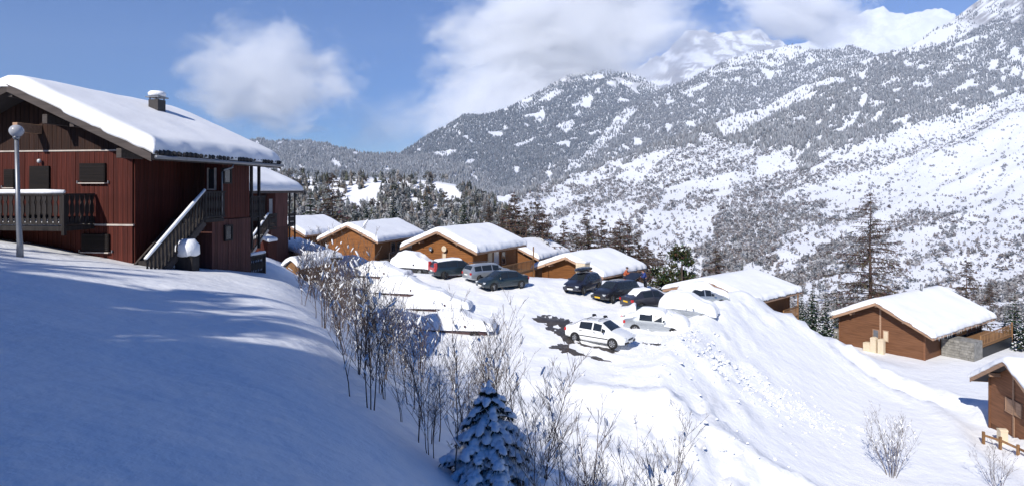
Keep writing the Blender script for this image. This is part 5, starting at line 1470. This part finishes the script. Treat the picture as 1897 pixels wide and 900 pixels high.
tree_at('larch', 1612, 560, 352, 64, 'tall bare larch standing behind the brown chalet', 'larches', 0.4, 3)
tree_at('larch', 1790, 560, 478, 82, 'small thin larch behind the right end of the brown chalet roof', 'larches', 1.0, 1)
tree_at('larch', 1834, 575, 520, 88, 'little bare larch just right of the brown chalet ridge', 'larches', 2.0, 2)
G_L = 'larches behind the chalets'
for i, (px, yb, yt, d, lab) in enumerate(((958, 455, 352, 96, 'brown bare larch right behind the dish chalet roof'), (992, 480, 370, 92, 'brown bare larch between the dish chalet and the sunken chalet'), (1015, 480, 400, 100, 'thin bare larch left above the sunken chalet'),
                                          (1090, 470, 382, 90, 'broad bare larch above the ridge of the sunken chalet'), (1165, 500, 412, 84, 'reddish bare larch right of the sunken chalet'), (1140, 495, 430, 95, 'low bare larch behind the right roof slope of the sunken chalet'),
                                          (1198, 505, 440, 88, 'short bare larch between the sunken chalet and the dark pine'), (618, 425, 320, 110, 'slender larch rising behind the farthest left chalet roofs'), (930, 440, 385, 120, 'small larch at the foot of the wooded hill'),
                                          (1040, 470, 405, 104, 'bare larch just left of the sunken chalet ridge'), (1225, 510, 462, 90, 'stunted larch left of the dark pine'), (1325, 515, 455, 90, 'leafless tree right of the dark pine'), (905, 425, 370, 125, 'larch behind the ridge end of the dish chalet'), (972, 470, 380, 88, 'leaning brown larch just right of the dish chalet eave'),
                                          (1005, 485, 385, 84, 'dark brown larch over the far snowy roof'), (1070, 475, 420, 98, 'thin larch over the pale tiled block'), (1112, 480, 400, 86, 'bushy larch over the ridge end of the sunken chalet'), (1150, 500, 400, 80, 'tall reddish larch beside the right roof slope of the sunken chalet'),
                                          (1185, 510, 425, 82, 'wide reddish larch left of the pine'), (1205, 515, 460, 78, 'low reddish larch above the open tailgate'), (945, 450, 372, 110, 'far larch over the ridge end of the dish chalet'))):
    tree_at('larch', px, yb, yt, d, lab, G_L, i * 1.7, i % 3)
tree_at('pine', 1262, 516, 450, 66, 'dark green pine behind the row of cars', 'pines', 0.5, 0); tree_at('pine', 1225, 520, 490, 62, 'low dark pine bush beside the taller pine', 'pines', 2.0, 1)
tree_at('pine', 1240, 521, 497, 60, 'low pine bush under the dark pine', 'pines', 3.0, 0)
G_S = 'spruces around the chalets'
for i, (px, yb, yt, d, lab) in enumerate(((575, 410, 345, 105, 'snowy spruce above the second red house roof end'), (728, 415, 350, 120, 'narrow spruce behind the ridge of the middle honey chalet'), (790, 418, 372, 130, 'spruce behind the gap between the two honey chalets'),
                                          (1505, 598, 520, 60, 'snow laden spruce left of the brown chalet, tallest of the clump'), (1530, 602, 535, 58, 'snow laden spruce touching the left eave of the brown chalet'), (1485, 590, 540, 64, 'small snow laden spruce at the end of the broad roof'), (1550, 590, 540, 66, 'snowy spruce behind the left roof edge of the brown chalet'),
                                          (1880, 655, 535, 60, 'dark spruce at the right edge above the lower chalet'), (1862, 645, 565, 64, 'dark spruce beside the terrace of the brown chalet'), (1900, 640, 560, 56, 'spruce cut by the right picture edge'), (1375, 505, 480, 140, 'tiny lone spruce above the broad snowy roof'), (860, 420, 360, 140, 'spruce on the hill side above the dish chalet'), (680, 405, 362, 150, 'spruce on the hill left of the middle honey chalet'))):
    tree_at('spruce', px, yb, yt, d, lab, G_S, i * 1.1, i)
# the tall spruces of the wood behind the viewpoint that shade the terrace; the back row is added to block sky
rw = random.Random(12)
ORD = ['first', 'second', 'third', 'fourth', 'fifth', 'sixth', 'seventh', 'eighth', 'ninth', 'tenth', 'eleventh', 'twelfth', 'thirteenth', 'fourteenth', 'fifteenth', 'sixteenth', 'seventeenth', 'eighteenth', 'nineteenth', 'twentieth']
for row, (y0, up, n, xa, xb, wide) in enumerate(((-5.5, -1.6, 16, -3.2, -27, 1.5), (-8.5, 0.6, 16, -4.5, -31, 1.6), (-16.0, 4.6, 10, -9, -40, 1.7))):
    for i in range(n):
        x = xa + (xb - xa) * i / (n - 1) + rw.uniform(-.4, .4); y = y0 + rw.uniform(-.8, .8)
        zt = float(np.interp(x + (0, 0, 4.0)[row] , [-40, -31, -24, -16, -10, -8, -5.5, -3], [20.5, 20, 18.6, 15.9, 13.4, 12.0, 9.6, 7.0])) + up + rw.uniform(-1.1, 1.0)
        z = gz(x, y); hh = zt - z
        o = plant('spruce_tree', 'tall spruce behind the viewpoint, %s from the right in the %s row' % (ORD[i], ('front', 'middle', 'back')[row]), 'tree', (x, y, z - .2), SPR[(i + row) % 4], 1.0, i * .9, 'spruces behind the viewpoint')
        o.scale = (hh / 10 * wide, hh / 10 * wide, hh / 10)

for i, (x, y, hh, lab) in enumerate(((-14.5, 2.5, 9.0, 'nearest the viewpoint'), (-17.5, 6.0, 8.5, 'in the middle'), (-21.5, 9.0, 8.0, 'nearest the red house'), (-11.5, -1.5, 10.0, 'farthest back'))):  # unseen spruces added to keep sky light off the terrace
    o = plant('spruce_tree', 'spruce standing left of the picture edge, ' + lab + ' of its line', 'tree', (x, y, gz(x, y) - .2), SPR[(i + 1) % 4], 1.0, i * 1.9, 'spruces left of the terrace'); o.scale = (hh / 10 * 1.2, hh / 10 * 1.2, hh / 10)

# ---- snow lumps (soft uneven clods), shared by shrubs and the little fir
_sv = []; _sf = []
for i in range(6):
    for j in range(9):
        t = math.pi * i / 5; a = 2 * math.pi * j / 9; _sv.append((math.sin(t) * math.cos(a), math.sin(t) * math.sin(a), math.cos(t)))
for i in range(5):
    for j in range(9): _sf.append((i*9+j, (i+1)*9+j, (i+1)*9+(j+1) % 9, i*9+(j+1) % 9))
_sv = np.array(_sv); _sf = np.array(_sf)
def lumps_mesh(name, items, matl):
    """items: (centre, long axis, length, width, height)"""
    VV = []; FF = []; b = 0; rg = np.random.default_rng(len(items))
    for c, ax, l, w, hgt in items:
        ax = Vector(ax).normalized(); up = Vector((0, 0, 1)); sd = ax.cross(up)
        sd = sd.normalized() if sd.length > 1e-3 else Vector((1, 0, 0)); n = sd.cross(ax)
        B = np.array([tuple(ax * l), tuple(sd * w), tuple(n * hgt)])
        s = _sv * (1 + rg.normal(0, .10, (len(_sv), 1))); s[:, 2] = np.where(s[:, 2] < 0, s[:, 2] * .45, s[:, 2])
        VV.append(s @ B + np.array(tuple(c))); FF.append(_sf + b); b += len(_sv)
    return np_mesh(name, np.concatenate(VV), np.concatenate(FF), matl)

def sapling_meshes(seed, h=2.6, stems=1, snow_n=10, matl=None, spread=.25, br=11, thin=1.0):
    r = random.Random(seed); mb = MB(); items = []
    def grow(p, d, L, rad, depth, nseg=5):
        pts = [p.copy()]; q = p.copy(); dd = d.copy()
        for i in range(nseg):
            dd = (dd + Vector((r.uniform(-.12, .12), r.uniform(-.12, .12), r.uniform(0, .12)))).normalized(); q = q + dd * (L / nseg); pts.append(q.copy())
        rr = [max(.0022, rad * (1 - .8 * i / nseg)) for i in range(nseg + 1)]
        mb.tube(pts, rr, 4 if depth == 0 else 3, False)
        if depth < 2:
            nb = br if depth == 0 else 5
            for k in range(nb):
                u = r.uniform(.22, .97); i = min(nseg - 1, int(u * nseg)); c = pts[i].lerp(pts[i+1], u * nseg - i)
                a = r.uniform(0, 6.283); side = Vector((math.cos(a), math.sin(a), 0))
                nd = (dd * .8 + side * r.uniform(.45, .9) + Vector((0, 0, .25))).normalized()
                grow(c, nd, L * r.uniform(.22, .42) * (1.15 - .6 * u), rad * .42 * (1.1 - .5 * u), depth + 1, 3)
                if r.random() < snow_n / 200.0: items.append((c + Vector((0, 0, .015)), nd, r.uniform(.03, .10), r.uniform(.010, .024), r.uniform(.012, .026)))
    for s in range(stems):
        a = r.uniform(0, 6.283); t = r.uniform(.3, 1) * spread if stems > 1 else r.uniform(0, .08)
        d = Vector((math.cos(a) * t, math.sin(a) * t, 1)).normalized()
        grow(Vector((math.cos(a) * .06 * (stems > 1), math.sin(a) * .06 * (stems > 1), -.25)), d, h * r.uniform(.7, 1.0), .0105 * h / 2.2 * thin, 0)
    out = [mb.mesh('branches', matl or M['twig'], True)]
    if not items: items.append((Vector((0, 0, .3)), (0, 0, 1), .05, .03, .03))
    if items: out.append(lumps_mesh('snow_lumps', items, M['snow_clump']))
    return out

SAP = [sapling_meshes(400 + i, 2.6, 1 + i % 3, 16, M['twig'] if i % 4 else M['twig_pale'], .26, 16) for i in range(9)]
rp_ = random.Random(77)
spots = []
for i in range(110):
    y = 6.5 + 27 * rp_.random() ** 1.15; s = rp_.uniform(.2, 1.6) + rp_.random() ** 1.6 * 5.0
    x = float(crest_x(y)) + s / .92
    spots.append((x, y))
for (px, py, d) in ((598, 596, 15), (610, 612, 14.5), (636, 640, 12.5), (652, 650, 12), (672, 672, 11), (700, 700, 9.6), (716, 706, 9.4), (746, 735, 8.4), (775, 770, 7.6), (800, 790, 7.2), (640, 600, 16), (690, 640, 13), (560, 560, 18.5), (585, 580, 16.5)):
    p = P(px, py, d); spots.append((p.x, p.y))
for i, (x, y) in enumerate(spots):
    z = gz(x, y)
    o = plant('bare_sapling', 'leafless snow flecked sapling in the thicket along the bank', 'sapling', (x, y, z), SAP[i % 9], rp_.uniform(.55, 1.15) * (1.0 if y > 9 else .8), rp_.uniform(0, 6.28), 'bare saplings on the bank')
# thin tall stems right of the thicket
for i, (px, pyb, pyt, d) in enumerate(((905, 740, 545, 13), (925, 735, 560, 13.5), (880, 730, 530, 14), (945, 720, 575, 14), (990, 800, 655, 10.5), (1000, 790, 640, 10.5), (862, 760, 540, 11))):
    p = P(px, pyb, d); z = gz(p.x, p.y); top = P(px, pyt, d).z
    plant('bare_sapling', 'slender upright leafless stem right of the thicket', 'sapling', (p.x, p.y, z), SAP[(i * 3) % 9], (top - z) / 2.4, i * 1.3, 'slender stems right of the thicket')
# bushes in the lower right
BUSH = sapling_meshes(500, 2.6, 14, 26, M['twig_pale'], .42, 9, .8); BUSH2 = sapling_meshes(501, 2.0, 8, 8, M['twig'], .40, 7, .7)
p = ground_hit(1652, 882); plant('bare_bush', 'many stemmed birch bush with snow in it, lower right', 'bush', p, BUSH, 1.55, .3, 'bare bushes')
p = ground_hit(1846, 905); plant('bare_bush', 'thin dark bush at the lower right corner', 'bush', p, BUSH2, 1.5, 1.0, 'bare bushes')
BUSH3 = sapling_meshes(502, 2.0, 3, 4, M['twig'], .30, 3, .6)
for i, (px, py, h, lab) in enumerate(((1150, 930, 1.0, 'sprig of bare twigs at the bottom edge, left of centre pair'), (1205, 935, 1.15, 'taller sprig of bare twigs at the bottom edge'), (1290, 925, .8, 'small sprig of bare twigs at the bottom edge, right of the taller one'))):
    p = P(px, py, 12.5); z = gz(p.x, p.y); top = P(px, (800, 770, 850)[i], 12.5).z
    plant('bare_bush', lab, 'bush', (p.x, p.y, z), BUSH3, max(.6, (top - z) / 2.0), i * 2.0, 'bare bushes')

# ---- the little snow laden fir in the foreground
def snowy_fir(loc, h, rad, seed):
    r = random.Random(seed); root = empty('fir_tree', loc, 0, 'small fir tree thickly laden with snow in the foreground', 'tree')
    MB().tube([(0, 0, -.4), (0, 0, h * .6), (0, 0, h)], [.045, .025, .008], 8).build('trunk', M['bark'], root, True)
    items = []; T = []; C = []; wood_ = MB(); W = 13
    for w in range(W):
        t = w / (W - 1); z = h * (.02 + .93 * t); L0 = rad * (1 - t) ** .8 + .07; nb = 9 - int(4 * t)
        for b in range(nb):
            a = 6.283 * b / nb + w * .7 + r.uniform(-.25, .25); L = L0 * r.uniform(.75, 1.15); d = Vector((math.cos(a), math.sin(a), 0)); sd = Vector((-d.y, d.x, 0)); dr = r.uniform(.35, .6)
            f = lambda u: d * (L * u) + Vector((0, 0, z + .25 * L * u - dr * L * u * u))
            wood_.tube([f(0), f(.5), f(1)], [.012, .008, .004], 4, False)
            n = max(3, int(L / .075))
            for i in range(n):
                u = (i + .7) / n; c = f(u); dirv = (f(min(1.05, u + .05)) - f(u - .05)).normalized()
                wd = (.05 + .085 * L) * (1.0 - .35 * u) * r.uniform(.8, 1.25)
                items.append((c + Vector((0, 0, .02)), dirv, L / n * .95, wd * .90, wd * .66))
                if u > .25:
                    for s in (-1, 1):
                        if r.random() < .75:
                            v = (dirv * .7 + sd * s + Vector((0, 0, -.25))).normalized(); l = L * .30 * (1.15 - .75 * u) * r.uniform(.7, 1.2)
                            items.append((c + v * l * .55 + Vector((0, 0, .012)), v, l * .60, .032 + .03 * L, .030 + .02 * L))
                            for k in range(7):
                                e = c + v * l * r.uniform(.4, 1.15); q = (v + Vector((r.uniform(-.7, .7), r.uniform(-.7, .7), r.uniform(-.9, -.1)))).normalized() * r.uniform(.04, .075); wv = q.cross(Vector((r.gauss(0, 1), r.gauss(0, 1), 1))).normalized() * .007
                                T.append((e + wv, e - wv, e + q)); C.append(tuple(x * r.uniform(.5, 1.5) for x in (.020, .034, .026)))
                for k in range(16):
                    e = c + Vector((r.uniform(-.04, .04), r.uniform(-.04, .04), -.01)); q = (dirv * .6 + Vector((r.uniform(-1, 1), r.uniform(-1, 1), r.uniform(-1.0, -.1)))).normalized() * r.uniform(.05, .09); wv = q.cross(Vector((r.gauss(0, 1), r.gauss(0, 1), 1))).normalized() * .008
                    T.append((e + wv, e - wv, e + q)); C.append(tuple(x * r.uniform(.5, 1.5) for x in (.020, .034, .026)))
    items.append((Vector((0, 0, h)), (0, 0, 1), .07, .03, .03))
    wood_.build('branches', M['bark'], root)
    link(bpy.data.objects.new('needles', tris_mesh('needles', [v for t in T for v in t], C, M['forest'])), root)['kind'] = 'stuff'
    link(bpy.data.objects.new('snow_load', lumps_mesh('snow_load', items, M['snow_clump'])), root)
    return root
fx, fy = P(905, 800, 7.0)[:2]
fzg = gz(fx, fy); ftop = P(898, 714, 7.0).z
snowy_fir((fx, fy, fzg), ftop - fzg, 0.70, 9)

# ---- clods of snow thrown down the bank by the plough
rc = random.Random(31); items = []
ca = [ground_hit(*q_) for q_ in ((1195, 648), (1285, 625), (1330, 668), (1400, 720), (1470, 752), (1530, 775))]
for i in range(1300):
    k = rc.randrange(1, len(ca) - 1) if rc.random() < .8 else 0; t = rc.random(); c = ca[k].lerp(ca[k+1], t)
    x = c.x + rc.gauss(0, 1.0); y = c.y + rc.gauss(0, 1.1); s_ = .020 + .11 * rc.random() ** 6
    items.append((Vector((x, y, gz(x, y) + s_ * .05)), (rc.uniform(-1, 1), rc.uniform(-1, 1), rc.uniform(-.4, .4)), s_ * rc.uniform(.9, 1.6), s_, s_ * rc.uniform(.7, 1.1)))
for i in range(260):
    q_ = ground_hit(rc.uniform(1000, 1480), rc.uniform(660, 880)); s_ = .02 + .09 * rc.random() ** 5
    items.append((q_ + Vector((0, 0, s_ * .2)), (rc.uniform(-1, 1), rc.uniform(-1, 1), 0), s_ * 1.3, s_, s_ * .8))
o = link(bpy.data.objects.new('snow_clods', lumps_mesh('snow_clods', items, M['snow_clump']))); tag(o, 'crumbled clods of ploughed snow strewn down the bank', 'snow', kind='stuff')
# ------------------------------------------------------------------ clouds: real volumes of cloud drifting before and behind the peaks
def cloud_mat(name, dens, scale, seed, cover=0.5, soft=0.18, flat=(1, 1, 1)):
    m = bpy.data.materials.new(name); m.use_nodes = True; N = m.node_tree.nodes; L = m.node_tree.links; N.clear()
    out = N.new('ShaderNodeOutputMaterial'); pv = N.new('ShaderNodeVolumePrincipled')
    pv.inputs['Color'].default_value = (0.995, 0.995, 1.0, 1); pv.inputs['Anisotropy'].default_value = -0.15
    L.new(pv.outputs[0], out.inputs['Volume'])
    tc = N.new('ShaderNodeTexCoord'); mp = N.new('ShaderNodeMapping'); mp.inputs['Location'].default_value = (seed * 3.1, seed * 1.7, seed)
    L.new(tc.outputs['Object'], mp.inputs['Vector'])
    nz = N.new('ShaderNodeTexNoise'); nz.inputs['Scale'].default_value = scale; nz.inputs['Detail'].default_value = 7; nz.inputs['Roughness'].default_value = 0.66; nz.inputs['Distortion'].default_value = 0.35
    L.new(mp.outputs[0], nz.inputs['Vector'])
    # soft fall-off towards the hull of a unit ball
    ln = N.new('ShaderNodeVectorMath'); ln.operation = 'LENGTH'; L.new(tc.outputs['Object'], ln.inputs[0])
    fall = N.new('ShaderNodeMapRange'); fall.inputs['From Min'].default_value = 0.15; fall.inputs['From Max'].default_value = 1.0; fall.inputs['To Min'].default_value = 0.24; fall.inputs['To Max'].default_value = -0.34
    L.new(ln.outputs['Value'], fall.inputs['Value'])
    ad = N.new('ShaderNodeMath'); ad.operation = 'ADD'; L.new(nz.outputs['Fac'], ad.inputs[0]); L.new(fall.outputs[0], ad.inputs[1])
    mr = N.new('ShaderNodeMapRange'); mr.inputs['From Min'].default_value = cover; mr.inputs['From Max'].default_value = cover + soft; mr.inputs['To Min'].default_value = 0; mr.inputs['To Max'].default_value = dens
    L.new(ad.outputs[0], mr.inputs['Value']); L.new(mr.outputs[0], pv.inputs['Density'])
    return m

def cloud(label, px, py, d, wpx, hpx, depth, dens, scale, seed, cover=0.5, soft=0.18, tilt=0.0):
    me = bpy.data.meshes.new('cloud'); bm = bmesh.new(); bmesh.ops.create_icosphere(bm, subdivisions=3, radius=1.0); bm.to_mesh(me); bm.free()
    me.materials.append(cloud_mat('cloud_vapour', dens, scale, seed, cover, soft))
    o = link(bpy.data.objects.new('cloud', me)); o.location = P(px, py, d)
    o.scale = (wpx / FPX * d / 2, depth, hpx / FPX * d / 2); o.rotation_euler = (0, tilt, 0)
    return tag(o, label, 'cloud', 'clouds')
cloud('loose white cumulus alone in the blue sky on the left', 500, 145, 6000, 600, 400, 800, 0.0085, 3.4, 1, 0.50, 0.20, 0.1)
cloud('big white cloud bank wrapped round the high peaks', 1045, 58, 6500, 800, 420, 800, 0.0120, 3.6, 2, 0.43, 0.20, -0.18)
cloud('low tail of the cloud bank lying on the dark ridge', 890, 190, 6200, 460, 260, 450, 0.0085, 3.0, 5, 0.45, 0.24, -0.35)
cloud('torn veil of cloud before the rocky snow peaks', 1290, 85, 7000, 480, 230, 300, 0.0018, 3.8, 6, 0.45, 0.26, 0.1)
cloud('white cloud clinging to the snow peaks on the right', 1480, 25, 7200, 440, 230, 600, 0.0120, 3.4, 3, 0.46, 0.20, 0.12)
cloud('thin wisp of cloud low over the far hills', 730, 230, 6500, 380, 210, 400, 0.0030, 3.0, 4, 0.46, 0.42, -0.3)

# ------------------------------------------------------------------ the mountain air
def haze():
    mb = MB().box(-16000, 20000, -60, 16000, -260, 4000)
    m = bpy.data.materials.new('mountain_air'); m.use_nodes = True; N = m.node_tree.nodes; L = m.node_tree.links; N.clear()
    out = N.new('ShaderNodeOutputMaterial'); pv = N.new('ShaderNodeVolumePrincipled')
    pv.inputs['Color'].default_value = (0.60, 0.76, 1.0, 1); pv.inputs['Density'].default_value = 4.5e-5; pv.inputs['Anisotropy'].default_value = 0.0
    L.new(pv.outputs[0], out.inputs['Volume'])
    o = mb.build('haze', m); tag(o, kind='stuff')
haze()
